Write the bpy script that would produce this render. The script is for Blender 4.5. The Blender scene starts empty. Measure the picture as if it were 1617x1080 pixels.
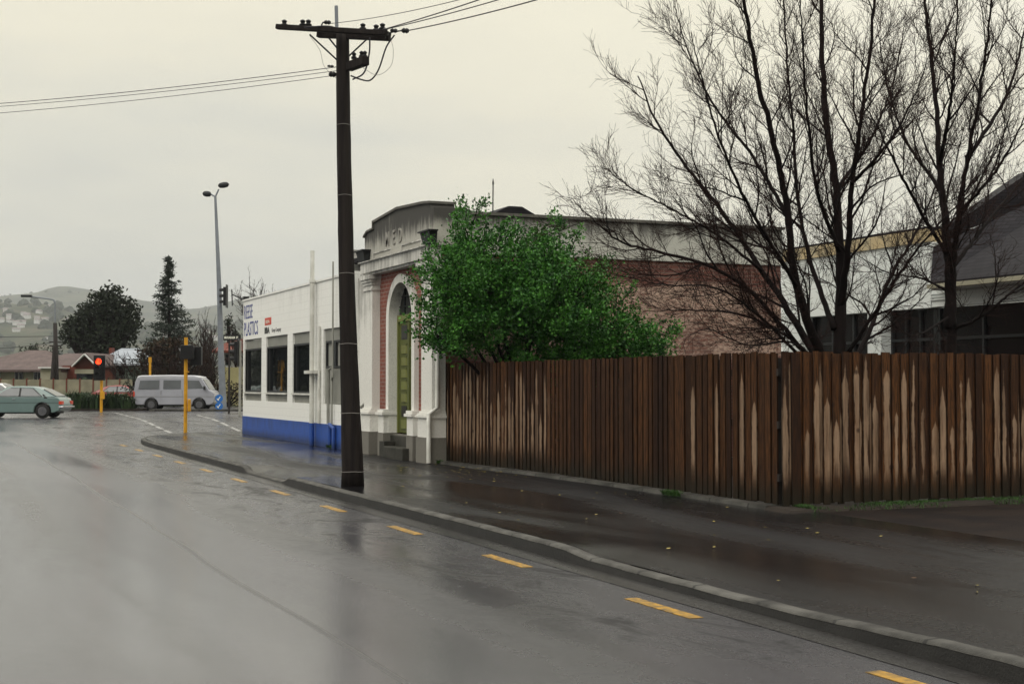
import bpy, math, random
from mathutils import Vector, Matrix, noise as mnoise
R = math.radians
sc = bpy.context.scene
COL = sc.collection

# ------------------------------------------------------------------ camera
F, CX, CY, HC = 2220.0, 808.5, 540.0, 1.65
PITCH = math.atan((607 - CY) / F)
YAW = math.atan((CX + 125) / (F / math.cos(PITCH)))
cd = bpy.data.cameras.new('camera')
cam = bpy.data.objects.new('camera', cd)
COL.objects.link(cam)
cd.sensor_width = 36; cd.sensor_fit = 'HORIZONTAL'; cd.lens = F / 1617 * 36
cd.clip_start = 0.1; cd.clip_end = 16000
cam.location = (0, 0, HC)
cam.rotation_euler = (math.pi / 2 + PITCH, 0, -YAW)
sc.camera = cam

# ------------------------------------------------------------------ world
SKY_LOW, SKY_TOP = 1.21, 2.35
SUN_EL, SUN_AZ = R(48), R(-115)      # azimuth clockwise from +Y
w = bpy.data.worlds.new('World'); sc.world = w; w.use_nodes = True
nt = w.node_tree; nt.nodes.clear()
out = nt.nodes.new('ShaderNodeOutputWorld')
sky = nt.nodes.new('ShaderNodeTexSky'); sky.sky_type = 'NISHITA'; sky.sun_disc = False
sky.sun_elevation = SUN_EL; sky.sun_rotation = SUN_AZ
b1 = nt.nodes.new('ShaderNodeBackground'); b1.inputs[1].default_value = 0.006
nt.links.new(sky.outputs[0], b1.inputs[0])
tc = nt.nodes.new('ShaderNodeTexCoord')
sep = nt.nodes.new('ShaderNodeSeparateXYZ'); nt.links.new(tc.outputs['Generated'], sep.inputs[0])
rp = nt.nodes.new('ShaderNodeValToRGB')
cr = rp.color_ramp
cr.elements[0].position = 0.0; cr.elements[0].color = (0.36, 0.37, 0.37, 1)
cr.elements[1].position = 0.42; cr.elements[1].color = (0.77, 0.72, 0.56, 1)
for p_, c_ in ((0.10, (0.45, 0.45, 0.42, 1)), (0.20, (0.60, 0.58, 0.49, 1)), (0.30, (0.715, 0.67, 0.53, 1)), (0.7, (0.86, 0.83, 0.74, 1)), (1.0, (0.98, 0.96, 0.90, 1))):
    e = cr.elements.new(p_); e.color = c_
mp = nt.nodes.new('ShaderNodeMapping'); mp.inputs['Scale'].default_value = (1.6, 1.6, 7)
nt.links.new(tc.outputs['Generated'], mp.inputs[0])
nz = nt.nodes.new('ShaderNodeTexNoise'); nz.inputs['Scale'].default_value = 2.2; nz.inputs['Detail'].default_value = 5
nt.links.new(mp.outputs[0], nz.inputs[0])
ad = nt.nodes.new('ShaderNodeMath'); ad.operation = 'MULTIPLY_ADD'
nt.links.new(nz.outputs[0], ad.inputs[0]); ad.inputs[1].default_value = 0.42
# lighter to the right of the view, greyer to the left
ax = nt.nodes.new('ShaderNodeMath'); ax.operation = 'MULTIPLY_ADD'
nt.links.new(sep.outputs[0], ax.inputs[0]); ax.inputs[1].default_value = 0.22; 
az = nt.nodes.new('ShaderNodeMath'); az.operation = 'ADD'; nt.links.new(sep.outputs[2], az.inputs[0]); az.inputs[1].default_value = -0.17
nt.links.new(az.outputs[0], ax.inputs[2])
nt.links.new(ax.outputs[0], ad.inputs[2])
nt.links.new(ad.outputs[0], rp.inputs[0])
b2 = nt.nodes.new('ShaderNodeBackground'); b2.inputs[1].default_value = 1.28
nt.links.new(rp.outputs[0], b2.inputs[0])
zg_ = nt.nodes.new('ShaderNodeMapRange'); zg_.interpolation_type = 'SMOOTHSTEP'
zg_.inputs[1].default_value = 0.26; zg_.inputs[2].default_value = 0.8; zg_.inputs[3].default_value = SKY_LOW; zg_.inputs[4].default_value = SKY_TOP
nt.links.new(sep.outputs[2], zg_.inputs[0]); nt.links.new(zg_.outputs[0], b2.inputs[1])
adds = nt.nodes.new('ShaderNodeAddShader')
nt.links.new(b1.outputs[0], adds.inputs[0]); nt.links.new(b2.outputs[0], adds.inputs[1])
nt.links.new(adds.outputs[0], out.inputs[0])

sd = bpy.data.lights.new('sun', 'SUN'); sd.energy = 0.9; sd.angle = R(35); sd.color = (1, 0.97, 0.92)
sun = bpy.data.objects.new('sun', sd); COL.objects.link(sun)
dvec = Vector((math.sin(SUN_AZ) * math.cos(SUN_EL), math.cos(SUN_AZ) * math.cos(SUN_EL), math.sin(SUN_EL)))
sun.rotation_euler = (-dvec).to_track_quat('-Z', 'Y').to_euler(); sun.location = dvec * 50

sc.view_settings.view_transform = 'Standard'; sc.view_settings.look = 'None'
sc.view_settings.exposure = 0.08; sc.view_settings.gamma = 1.0
sc.cycles.volume_bounces = 3; sc.cycles.max_bounces = 7
sc.cycles.transparent_max_bounces = 12

# ------------------------------------------------------------------ placing helpers
EA = Vector((math.cos(YAW), -math.sin(YAW), 0)); EB = Vector((math.sin(YAW), math.cos(YAW), 0))
def AB(a, b, z=0.0): return EA * a + EB * b + Vector((0, 0, z))
def P(x, y, b):
    "point at ground depth b that the photograph shows at pixel x, y"
    rx = (x - CX) / F; ry = (CY - y) / F
    f = math.cos(PITCH) - math.sin(PITCH) * ry; u = math.sin(PITCH) + math.cos(PITCH) * ry
    return AB(rx / f * b, b, HC + u / f * b)
def PY(x, y, Y):
    d = P(x, y, 1.0) - Vector((0, 0, HC)); return Vector((0, 0, HC)) + d * (Y / d.y)
def smooth(a, b, x):
    t = min(1, max(0, (x - a) / (b - a))); return t * t * (3 - 2 * t)
def zroad(b): return 0.2 * smooth(46, 60, b)

# ------------------------------------------------------------------ object helpers
def link(o): COL.objects.link(o); return o
def thing(name, label, cat, loc=(0, 0, 0), rz=0.0, group=None):
    o = link(bpy.data.objects.new(name, None)); o.location = loc; o.rotation_euler = (0, 0, rz)
    o.empty_display_size = 0.2
    return tag(o, label, cat, group)
def tag(o, label, cat, group=None):
    o['label'] = label; o['category'] = cat
    if group: o['group'] = group
    return o
def root_of(o):
    while o.parent: o = o.parent
    return o
def dup(o, parent=None):
    kids = list(o.children)
    c = o.copy(); COL.objects.link(c); c.parent = parent
    for k in kids: dup(k, c)
    return c
class MB:
    def __init__(s): s.v = []; s.f = []
    def add(s, vs, fs):
        n = len(s.v); s.v += [tuple(p) for p in vs]; s.f += [tuple(i + n for i in f) for f in fs]; return s
    def box(s, x0, x1, y0, y1, z0, z1):
        return s.add([(x0,y0,z0),(x1,y0,z0),(x1,y1,z0),(x0,y1,z0),(x0,y0,z1),(x1,y0,z1),(x1,y1,z1),(x0,y1,z1)],
                     [(0,3,2,1),(4,5,6,7),(0,1,5,4),(1,2,6,5),(2,3,7,6),(3,0,4,7)])
    def obox(s, c, ex, ey, ez, hx, hy, hz):
        c = Vector(c); ex = Vector(ex).normalized() * hx; ey = Vector(ey).normalized() * hy; ez = Vector(ez).normalized() * hz
        vs = [c+sx*ex+sy*ey+sz*ez for sz in (-1,1) for sx, sy in ((-1,-1),(1,-1),(1,1),(-1,1))]
        return s.add(vs, [(0,3,2,1),(4,5,6,7),(0,1,5,4),(1,2,6,5),(2,3,7,6),(3,0,4,7)])
    def bar(s, a, b, t, h=None, up=(0, 0, 1)):
        a = Vector(a); b = Vector(b); d = b - a
        side = d.cross(Vector(up))
        if side.length < 1e-6: side = d.cross(Vector((1, 0, 0)))
        return s.obox((a + b) / 2, d, side, side.cross(d), d.length / 2, t / 2, (h or t) / 2)
    def tube(s, pts, rad, n=8, caps=True, wob=0):
        pts = [Vector(p) for p in pts]; m = len(pts)
        if not hasattr(rad, '__len__'): rad = [rad] * m
        base = len(s.v); ref = None
        for i, p in enumerate(pts):
            d = (pts[min(i+1, m-1)] - pts[max(i-1, 0)])
            d = d.normalized() if d.length > 1e-9 else Vector((0, 0, 1))
            if ref is None: ref = Vector((1, 0, 0)) if abs(d.x) < 0.8 else Vector((0, 1, 0))
            u = (ref - d * ref.dot(d)); u = u.normalized() if u.length > 1e-6 else d.orthogonal().normalized()
            ref = u; v = d.cross(u)
            for k in range(n):
                a = 2 * math.pi * k / n; r = rad[i] * (1 + (random.uniform(-wob, wob) if wob else 0))
                s.v.append(tuple(p + (u * math.cos(a) + v * math.sin(a)) * r))
        for i in range(m - 1):
            for k in range(n):
                a = base + i*n + k; b = base + i*n + (k+1) % n
                s.f.append((a, b, b + n, a + n))
        if caps:
            s.f.append(tuple(base + k for k in range(n))[::-1]); s.f.append(tuple(base + (m-1)*n + k for k in range(n)))
        return s
    def prism(s, poly, fn0, fn1):
        "poly of (u, v); fn0 / fn1 map it to the two faces"
        n = len(poly); vs = [fn0(*p) for p in poly] + [fn1(*p) for p in poly]
        return s.add(vs, [tuple(range(n))[::-1], tuple(range(n, 2*n))] + [(i, (i+1) % n, n + (i+1) % n, n + i) for i in range(n)])
    def px(s, poly, x0, x1):   # poly (y, z) extruded along x
        return s.prism(poly, lambda y, z: (x0, y, z), lambda y, z: (x1, y, z))
    def py(s, poly, y0, y1):   # poly (x, z) extruded along y
        return s.prism(poly, lambda x, z: (x, y0, z), lambda x, z: (x, y1, z))
    def pz(s, poly, z0, z1):
        return s.prism(poly, lambda x, y: (x, y, z0), lambda x, y: (x, y, z1))
    def ball(s, c, r, n=10, m=6, sz=1.0):
        pts = []; rr = []
        for i in range(m + 1):
            t = math.pi * i / m; pts.append((c[0], c[1], c[2] - r * sz * math.cos(t))); rr.append(max(r * math.sin(t), 1e-4))
        return s.tube(pts, rr, n)
    def build(s, name, mat, parent=None, smooth=False, kind=None, local=False, bevel=0):
        off = Vector((0, 0, 0)) if (parent is None or local) else root_of(parent).location
        me = bpy.data.meshes.new(name)
        me.from_pydata([(x - off.x, y - off.y, z - off.z) for x, y, z in s.v], [], s.f)
        if mat: me.materials.append(mat)
        import bmesh
        if len(s.f) < 20000:
            bm = bmesh.new(); bm.from_mesh(me); bmesh.ops.recalc_face_normals(bm, faces=bm.faces)
            bm.to_mesh(me); bm.free()
        if smooth:
            me.polygons.foreach_set('use_smooth', [True] * len(me.polygons))
            if smooth != 'all': me.set_sharp_from_angle(angle=R(40))
        o = link(bpy.data.objects.new(name, me))
        if parent: o.parent = parent
        if kind: o['kind'] = kind
        if bevel:
            b = o.modifiers.new('bevel', 'BEVEL'); b.width = bevel; b.segments = 2; b.limit_method = 'ANGLE'
        return o

# ------------------------------------------------------------------ materials
def nodes(name):
    m = bpy.data.materials.new(name); m.use_nodes = True; t = m.node_tree
    return m, t, t.nodes['Principled BSDF']
def N(t, kind, **kw):
    n = t.nodes.new(kind)
    for k, v in kw.items():
        if k in n.inputs: n.inputs[k].default_value = v
        else: setattr(n, k, v)
    return n
def L(t, a, b): t.links.new(a, b)
def c4(c): return (c[0], c[1], c[2], 1)
def mixc(t, fac, a, b, mode='MIX'):
    m = N(t, 'ShaderNodeMix', data_type='RGBA', blend_type=mode)
    for sock, v in ((m.inputs[0], fac), (m.inputs[6], a), (m.inputs[7], b)):
        if isinstance(v, (int, float)): sock.default_value = v
        elif isinstance(v, tuple): sock.default_value = c4(v)
        else: L(t, v, sock)
    return m.outputs[2]
def math_(t, op, a, b=0.0, c=0.0):
    m = N(t, 'ShaderNodeMath', operation=op)
    for i, v in enumerate((a, b, c)):
        if isinstance(v, (int, float)): m.inputs[i].default_value = v
        else: L(t, v, m.inputs[i])
    return m.outputs[0]
def ss(t, lo, hi, v):
    m = N(t, 'ShaderNodeMapRange', interpolation_type='SMOOTHSTEP'); m.inputs[1].default_value = lo; m.inputs[2].default_value = hi
    L(t, v, m.inputs[0]); return m.outputs[0]
def coords(t, scale=(1, 1, 1), kind='Object'):
    c = N(t, 'ShaderNodeTexCoord'); m = N(t, 'ShaderNodeMapping'); m.inputs['Scale'].default_value = scale
    L(t, c.outputs[kind], m.inputs[0]); return m.outputs[0]
def noise(t, vec, scale, detail=4, rough=0.55, dist=0.0):
    n = N(t, 'ShaderNodeTexNoise'); n.inputs['Scale'].default_value = scale; n.inputs['Detail'].default_value = detail
    n.inputs['Roughness'].default_value = rough; n.inputs['Distortion'].default_value = dist
    L(t, vec, n.inputs[0]); return n.outputs[0]
def bump(t, h, strength, dist, bsdf):
    b = N(t, 'ShaderNodeBump'); b.inputs['Strength'].default_value = strength; b.inputs['Distance'].default_value = dist
    L(t, h, b.inputs['Height']); L(t, b.outputs[0], bsdf.inputs['Normal'])
def xyz(t, v):
    s = N(t, 'ShaderNodeSeparateXYZ'); L(t, v, s.inputs[0]); return s.outputs
def mat(name, col, rough=0.6, var=0.2, scale=3.0, bmp=0.15, bscale=60, metal=0.0, dark=None, stretch=(1, 1, 1), spec=0.25, coat=0.0, bdist=0.01):
    m, t, b = nodes(name)
    v = coords(t, stretch)
    n1 = noise(t, v, scale, 6)
    d = dark or tuple(c * 0.55 for c in col)
    f = ss(t, 0.5 - 0.22, 0.5 + 0.22, n1)
    L(t, mixc(t, math_(t, 'MULTIPLY', f, min(1, var * 2)), col, d), b.inputs['Base Color'])
    n2 = noise(t, v, bscale, 3)
    L(t, math_(t, 'MULTIPLY_ADD', n2, 0.25, rough - 0.125), b.inputs['Roughness'])
    b.inputs['Metallic'].default_value = metal
    b.inputs['Specular IOR Level'].default_value = spec
    b.inputs['Coat Weight'].default_value = coat
    if bmp: bump(t, n2, bmp, bdist, b)
    return m

def brick_mat(name, axes, red, red2, mortar, wash=None):
    m, t, b = nodes(name)
    g = N(t, 'ShaderNodeNewGeometry'); p = xyz(t, g.outputs['Position'])
    cb = N(t, 'ShaderNodeCombineXYZ'); L(t, p[axes[0]], cb.inputs[0]); L(t, p[axes[1]], cb.inputs[1])
    br = N(t, 'ShaderNodeTexBrick'); br.inputs['Scale'].default_value = 1.0
    br.inputs['Brick Width'].default_value = 0.24; br.inputs['Row Height'].default_value = 0.085
    br.inputs['Mortar Size'].default_value = 0.008; br.inputs['Mortar Smooth'].default_value = 0.2; br.inputs['Bias'].default_value = 0
    L(t, cb.outputs[0], br.inputs[0])
    br.inputs['Color1'].default_value = c4(red); br.inputs['Color2'].default_value = c4(red2); br.inputs['Mortar'].default_value = c4(mortar)
    n1 = noise(t, g.outputs['Position'], 2.0, 6)
    col = mixc(t, math_(t, 'MULTIPLY', ss(t, .35, .7, n1), 0.5), br.outputs[0], tuple(c * .45 for c in red))
    if wash:
        # old paint wash that has worn off unevenly between two heights
        wc, z0, z1 = wash
        mp = N(t, 'ShaderNodeMapping'); mp.inputs['Scale'].default_value = (1.0, 1.0, 2.2); L(t, g.outputs['Position'], mp.inputs[0])
        n2 = math_(t, 'MULTIPLY_ADD', noise(t, mp.outputs[0], 7.0, 6, .7), .6, math_(t, 'MULTIPLY', noise(t, g.outputs['Position'], .9, 5, .6), .4))
        n3 = noise(t, g.outputs['Position'], 1.2, 3)
        zz = math_(t, 'MULTIPLY_ADD', n3, 0.5, p[2])
        msk = math_(t, 'MULTIPLY', ss(t, z0, z0 + .25, zz), math_(t, 'SUBTRACT', 1.0, ss(t, z1, z1 + .12, zz)))
        msk = math_(t, 'MULTIPLY', msk, math_(t, 'MULTIPLY_ADD', ss(t, .42, .58, n2), .72, .06))
        col = mixc(t, msk, col, wc)
    L(t, col, b.inputs['Base Color']); b.inputs['Roughness'].default_value = 0.75
    bump(t, br.outputs['Fac'], -0.4, 0.01, b)
    return m

def stained(name, light, grime, zlo, zhi, amount=1.0, rough=0.75, streak=6.0, thr=.35, blocks=False):
    "render or paint with dirt washing down from height zhi towards zlo"
    m, t, b = nodes(name)
    g = N(t, 'ShaderNodeNewGeometry'); p = xyz(t, g.outputs['Position'])
    mp = N(t, 'ShaderNodeMapping'); mp.inputs['Scale'].default_value = (1, 1, .16); L(t, g.outputs['Position'], mp.inputs[0])
    n1 = noise(t, mp.outputs[0], streak, 7, .6); n2 = noise(t, g.outputs['Position'], 1.7, 5); n3 = noise(t, g.outputs['Position'], 45, 3)
    h = ss(t, zlo, zhi, p[2])
    f = math_(t, 'ADD', math_(t, 'MULTIPLY', h, 1.0), math_(t, 'MULTIPLY_ADD', n1, 1.3, -1.0))
    f = math_(t, 'ADD', f, math_(t, 'MULTIPLY_ADD', n2, .8, -.4))
    f = math_(t, 'MULTIPLY', ss(t, thr - .35, thr + .45, f), amount)
    col = mixc(t, f, light, grime)
    col = mixc(t, math_(t, 'MULTIPLY', ss(t, .4, .8, n3), .25), col, tuple(c * .6 for c in grime))
    if blocks:
        cb = N(t, 'ShaderNodeCombineXYZ'); L(t, math_(t, 'ADD', p[0], p[1]), cb.inputs[0]); L(t, p[2], cb.inputs[1])
        br = N(t, 'ShaderNodeTexBrick'); br.inputs['Scale'].default_value = 1.0; br.inputs['Brick Width'].default_value = .4; br.inputs['Row Height'].default_value = .2
        br.inputs['Mortar Size'].default_value = .007; L(t, cb.outputs[0], br.inputs[0])
        col = mixc(t, math_(t, 'MULTIPLY', br.outputs['Fac'], .22), col, grime)
        low = math_(t, 'MULTIPLY', math_(t, 'SUBTRACT', 1.0, ss(t, .12, .40, math_(t, 'ADD', p[2], math_(t, 'MULTIPLY_ADD', n1, .3, -.15)))), .7)
        col = mixc(t, low, col, tuple(c * .25 for c in grime))
    L(t, col, b.inputs['Base Color']); b.inputs['Roughness'].default_value = rough
    bump(t, math_(t, 'ADD', n3, n1), .25, .01, b)
    return m

def asphalt(name, base, wet=0.5, lanes=False, bscale=170, rlo=.16, rhi=.5):
    m, t, b = nodes(name)
    g = N(t, 'ShaderNodeNewGeometry'); pos = g.outputs['Position']; p = xyz(t, pos)
    agg = noise(t, pos, bscale, 2, .7); mid = noise(t, pos, 9, 4); chip = noise(t, pos, 42, 3, .75)
    mp = N(t, 'ShaderNodeMapping'); mp.inputs['Scale'].default_value = (1.0, .16, 1); L(t, pos, mp.inputs[0])
    big = noise(t, mp.outputs[0], .9, 6, .6, .3)
    big2 = noise(t, mp.outputs[0], .7, 4, .5, .5)
    col = mixc(t, math_(t, 'MULTIPLY', ss(t, .3, .7, big), .6), base, tuple(c * .55 for c in base))
    col = mixc(t, math_(t, 'MULTIPLY', ss(t, .5, .72, agg), .6), col, tuple(min(1, c * 2.4) for c in base))
    col = mixc(t, math_(t, 'MULTIPLY', ss(t, .52, .70, chip), .45), col, tuple(min(1, c * 2.0) for c in base))
    col = mixc(t, math_(t, 'MULTIPLY', math_(t, 'SUBTRACT', 1.0, ss(t, .3, .45, chip)), .5), col, tuple(c * .35 for c in base))
    r = math_(t, 'MULTIPLY_ADD', ss(t, .3, .72, big2), rhi - rlo, rlo)
    r = math_(t, 'ADD', r, math_(t, 'MULTIPLY_ADD', mid, .10, -.05))
    h = math_(t, 'ADD', math_(t, 'MULTIPLY', agg, .5), math_(t, 'MULTIPLY', chip, .8))
    h = math_(t, 'MULTIPLY', h, math_(t, 'MULTIPLY_ADD', ss(t, .3, .65, big2), .6, .4))
    if lanes:
        # tar seam and darker worn wheel lines running along the street
        wob = math_(t, 'MULTIPLY_ADD', noise(t, mp.outputs[0], .8, 3), .35, -.17)
        x = math_(t, 'ADD', p[0], wob)
        seam = math_(t, 'SUBTRACT', 1.0, ss(t, .008, .05, math_(t, 'ABSOLUTE', math_(t, 'SUBTRACT', x, 2.5))))
        near = math_(t, 'SUBTRACT', 1.0, ss(t, 40, 44, p[1]))
        seam = math_(t, 'MULTIPLY', seam, near)
        w1 = math_(t, 'SUBTRACT', 1.0, ss(t, .12, .55, math_(t, 'ABSOLUTE', math_(t, 'SUBTRACT', x, 1.3))))
        w2 = math_(t, 'SUBTRACT', 1.0, ss(t, .12, .5, math_(t, 'ABSOLUTE', math_(t, 'SUBTRACT', x, 3.6))))
        ww = math_(t, 'MULTIPLY', math_(t, 'MULTIPLY', math_(t, 'MAXIMUM', w1, w2), near), ss(t, .3, .6, big))
        col = mixc(t, math_(t, 'MULTIPLY', ww, .6), col, tuple(c * .4 for c in base))
        col = mixc(t, math_(t, 'MULTIPLY', seam, .6), col, (.012, .012, .013))
        r = math_(t, 'ADD', r, math_(t, 'MULTIPLY', ww, .12))
        r = math_(t, 'ADD', r, math_(t, 'MULTIPLY', seam, .2))
        mo_ = N(t, 'ShaderNodeMapping'); mo_.inputs['Scale'].default_value = (1.0, .45, 1); L(t, pos, mo_.inputs[0])
        oil = math_(t, 'MULTIPLY', ss(t, .45, .64, noise(t, mo_.outputs[0], 1.3, 8, .75, .8)), ss(t, 2.9, 4.6, p[0]))
        col = mixc(t, math_(t, 'MULTIPLY', oil, .85), col, (.007, .006, .006))
        col = mixc(t, math_(t, 'MULTIPLY', ss(t, 2.2, 5.0, p[0]), .45), col, (.016, .016, .018))
        r = math_(t, 'ADD', r, math_(t, 'MULTIPLY', oil, .22))
        r = math_(t, 'ADD', r, math_(t, 'MULTIPLY', ss(t, 1.5, 4.5, p[0]), .07))
    else:
        st = ss(t, .50, .78, noise(t, pos, .9, 6, .6, 1.5))
        col = mixc(t, math_(t, 'MULTIPLY', st, .4), col, (.010, .006, .005))
    L(t, col, b.inputs['Base Color']); L(t, r, b.inputs['Roughness'])
    b.inputs['Specular IOR Level'].default_value = .5 * wet * 2
    if lanes:
        L(t, math_(t, 'MULTIPLY', math_(t, 'SUBTRACT', math_(t, 'SUBTRACT', 1.0, math_(t, 'MULTIPLY', ss(t, 2.2, 5.0, p[0]), .30)), math_(t, 'MULTIPLY', oil, .55)), wet), b.inputs['Specular IOR Level'])
        b.inputs['Specular Tint'].default_value = (.93, .95, 1.0, 1)
    bump(t, h, .24 if lanes else .55, .008, b)
    return m

def paling_mat(name, bias_near=True):
    m, t, b = nodes(name)
    uv = N(t, 'ShaderNodeUVMap'); u = xyz(t, uv.outputs[0])
    g = N(t, 'ShaderNodeNewGeometry'); rnd = g.outputs['Random Per Island']; pos = g.outputs['Position']; p = xyz(t, pos)
    # wood grain
    mp = N(t, 'ShaderNodeMapping'); mp.inputs['Scale'].default_value = (1, 1, .08); L(t, pos, mp.inputs[0])
    gr = noise(t, mp.outputs[0], 55, 5, .6); gb = noise(t, pos, 3.0, 4)
    r2 = math_(t, 'FRACT', math_(t, 'MULTIPLY', rnd, 17.31)); r3 = math_(t, 'FRACT', math_(t, 'MULTIPLY', rnd, 71.77))
    dark = mixc(t, r2, (.027, .0105, .0045), (.092, .037, .012))
    dark = mixc(t, math_(t, 'MULTIPLY', ss(t, .38, .62, gr), .7), dark, (.009, .005, .004))
    # weathered pale strip up the middle of a paling: pointed at the top, ragged at the bottom
    cb = N(t, 'ShaderNodeCombineXYZ'); L(t, math_(t, 'MULTIPLY', rnd, 90.0), cb.inputs[0]); L(t, math_(t, 'MULTIPLY', u[1], 4.5), cb.inputs[1])
    wn = noise(t, cb.outputs[0], 1.0, 4, .6)
    cb2 = N(t, 'ShaderNodeCombineXYZ'); L(t, math_(t, 'MULTIPLY', rnd, 57.0), cb2.inputs[1]); L(t, math_(t, 'MULTIPLY', u[1], 3.0), cb2.inputs[0])
    wn2 = noise(t, cb2.outputs[0], 1.0, 3, .6)
    fine = noise(t, mp.outputs[0], 22, 4, .6)
    top = math_(t, 'MULTIPLY_ADD', r3, .50, .50)
    lat = math_(t, 'SUBTRACT', u[0], math_(t, 'MULTIPLY_ADD', r2, .3, .35))
    lat = math_(t, 'ADD', lat, math_(t, 'MULTIPLY_ADD', wn2, .5, -.25))
    au = math_(t, 'MULTIPLY', math_(t, 'ABSOLUTE', lat), 2.0)
    wz = math_(t, 'MULTIPLY', math_(t, 'SUBTRACT', top, u[1]), math_(t, 'MULTIPLY_ADD', r2, 12.0, 2.2))
    wz = math_(t, 'MINIMUM', wz, math_(t, 'MULTIPLY_ADD', math_(t, 'FRACT', math_(t, 'MULTIPLY', rnd, 131.7)), .65, .45))
    wz = math_(t, 'ADD', wz, math_(t, 'MULTIPLY_ADD', wn, 1.5, -.80))
    wz = math_(t, 'ADD', wz, math_(t, 'MULTIPLY_ADD', fine, .5, -.25))
    d = math_(t, 'SUBTRACT', wz, au)
    msk = ss(t, -.12, .26, math_(t, 'ADD', d, math_(t, 'MULTIPLY_ADD', gb, .8, -.4)))
    bot = math_(t, 'MULTIPLY_ADD', wn, .36, -.06)
    msk = math_(t, 'MULTIPLY', msk, ss(t, -.05, .16, math_(t, 'SUBTRACT', u[1], bot)))
    # where along the fence the weathering shows: stretches near both ends
    loc = N(t, 'ShaderNodeAttribute', attribute_name='weather')
    on = ss(t, -.03, .05, math_(t, 'SUBTRACT', loc.outputs['Fac'], math_(t, 'FRACT', math_(t, 'MULTIPLY', rnd, 33.3))))
    msk = math_(t, 'MULTIPLY', msk, on)
    pale = mixc(t, gb, (.36, .235, .15), (.20, .145, .105))
    pale = mixc(t, math_(t, 'MULTIPLY', ss(t, .45, .75, gr), .5), pale, (.10, .05, .025))
    kn = N(t, 'ShaderNodeTexVoronoi'); kn.inputs['Scale'].default_value = 2.6; L(t, pos, kn.inputs[0])
    knm = math_(t, 'SUBTRACT', 1.0, ss(t, .05, .13, kn.outputs['Distance']))
    dirt = noise(t, mp.outputs[0], 9, 5, .65)
    col = mixc(t, math_(t, 'MULTIPLY', msk, math_(t, 'MULTIPLY_ADD', ss(t, .32, .60, dirt), .58, .30)), dark, pale)
    col = mixc(t, math_(t, 'MULTIPLY', knm, .8), col, (.02, .01, .006))
    edge = ss(t, .35, .5, math_(t, 'ABSOLUTE', math_(t, 'SUBTRACT', u[0], .5)))
    col = mixc(t, math_(t, 'MULTIPLY', edge, .6), col, (.008, .005, .004))
    # colour darkens towards the foot of each paling
    foot = math_(t, 'SUBTRACT', 1.0, ss(t, .0, .22, math_(t, 'ADD', u[1], math_(t, 'MULTIPLY_ADD', gb, .14, -.07))))
    col = mixc(t, math_(t, 'MULTIPLY', foot, .85), col, (.012, .011, .007))
    L(t, col, b.inputs['Base Color'])
    L(t, math_(t, 'MULTIPLY_ADD', gr, .3, .5), b.inputs['Roughness'])
    b.inputs['Specular IOR Level'].default_value = .12
    bump(t, gr, .3, .006, b)
    return m

def leaf_mat(name, c1, c2, c3, rough=.45, trans=.12):
    m, t, b = nodes(name)
    g = N(t, 'ShaderNodeNewGeometry'); r = g.outputs['Random Per Island']
    cl = noise(t, g.outputs['Position'], 3.6, 4, .65)
    col = mixc(t, r, c1, c2)
    col = mixc(t, math_(t, 'MULTIPLY', ss(t, .44, .60, cl), .85), col, c3)
    L(t, col, b.inputs['Base Color']); b.inputs['Roughness'].default_value = rough; b.inputs['Specular IOR Level'].default_value = .15
    b.inputs['Transmission Weight'].default_value = 0
    b.inputs['Subsurface Weight'].default_value = 0
    return m

def emis(name, col, st):
    m, t, b = nodes(name); b.inputs['Base Color'].default_value = c4(col)
    b.inputs['Emission Color'].default_value = c4(col); b.inputs['Emission Strength'].default_value = st; return m

M = {}
M['road'] = asphalt('wet_road_asphalt', (.062, .061, .070), lanes=True, rlo=.09, rhi=.21, wet=.65)
M['path'] = asphalt('wet_path_asphalt', (.0080, .0080, .0090), wet=.15, bscale=120, rlo=.08, rhi=.5)
M['soil'] = mat('dark_soil', (.022, .016, .012), .9, .5, 2, .5, 30)
M['ground'] = mat('rough_grass_ground', (.045, .06, .025), .95, .5, .3, .3, 3)
M['kerb'] = mat('kerb_concrete', (.085, .082, .074), .6, .8, 2.6, .5, 70, dark=(.022, .021, .019), spec=.2)
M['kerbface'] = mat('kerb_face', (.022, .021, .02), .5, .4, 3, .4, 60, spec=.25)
M['yellowline'] = mat('worn_yellow_line', (.40, .215, .02), .4, .6, 14, .3, 120, dark=(.10, .07, .03))
M['whiteline'] = mat('worn_white_line', (.36, .36, .35), .4, .7, 7, .2, 60, dark=(.13, .13, .13))
M['cream'] = stained('white_rendered_stucco', (.70, .69, .65), (.10, .096, .085), .2, 5.2, .85, thr=.44)
M['parapet'] = stained('weathered_cement_render', (.38, .37, .33), (.030, .028, .025), 4.35, 5.10, .97, thr=.14, streak=9)
M['sideparapet'] = stained('side_cement_render', (.42, .42, .38), (.035, .033, .03), 4.2, 5.2, .97, thr=.24)
M['base'] = stained('grey_cement_base', (.16, .15, .13), (.05, .048, .042), 0, 1.2, .8)
M['brickf'] = brick_mat('facade_brick', (1, 2), (.24, .062, .04), (.17, .045, .032), (.28, .22, .19))
M['bricks'] = brick_mat('side_brick', (0, 2), (.155, .052, .034), (.10, .034, .026), (.16, .12, .10), wash=((.52, .38, .30), 2.35, 3.92))
M['wwall'] = stained('white_painted_block', (.80, .80, .77), (.36, .35, .32), 0, 6.0, .6, .5, thr=.66, blocks=True)
M['grey'] = mat('grey_paint', (.24, .24, .215), .5, .2, 2, .05)
M['blue'] = stained('blue_paint', (.014, .075, .36), (.012, .03, .10), -1, 1.6, .8, .5, blocks=True)
M['signblue'] = mat('sign_blue', (.03, .045, .22), .5, .1)
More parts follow.
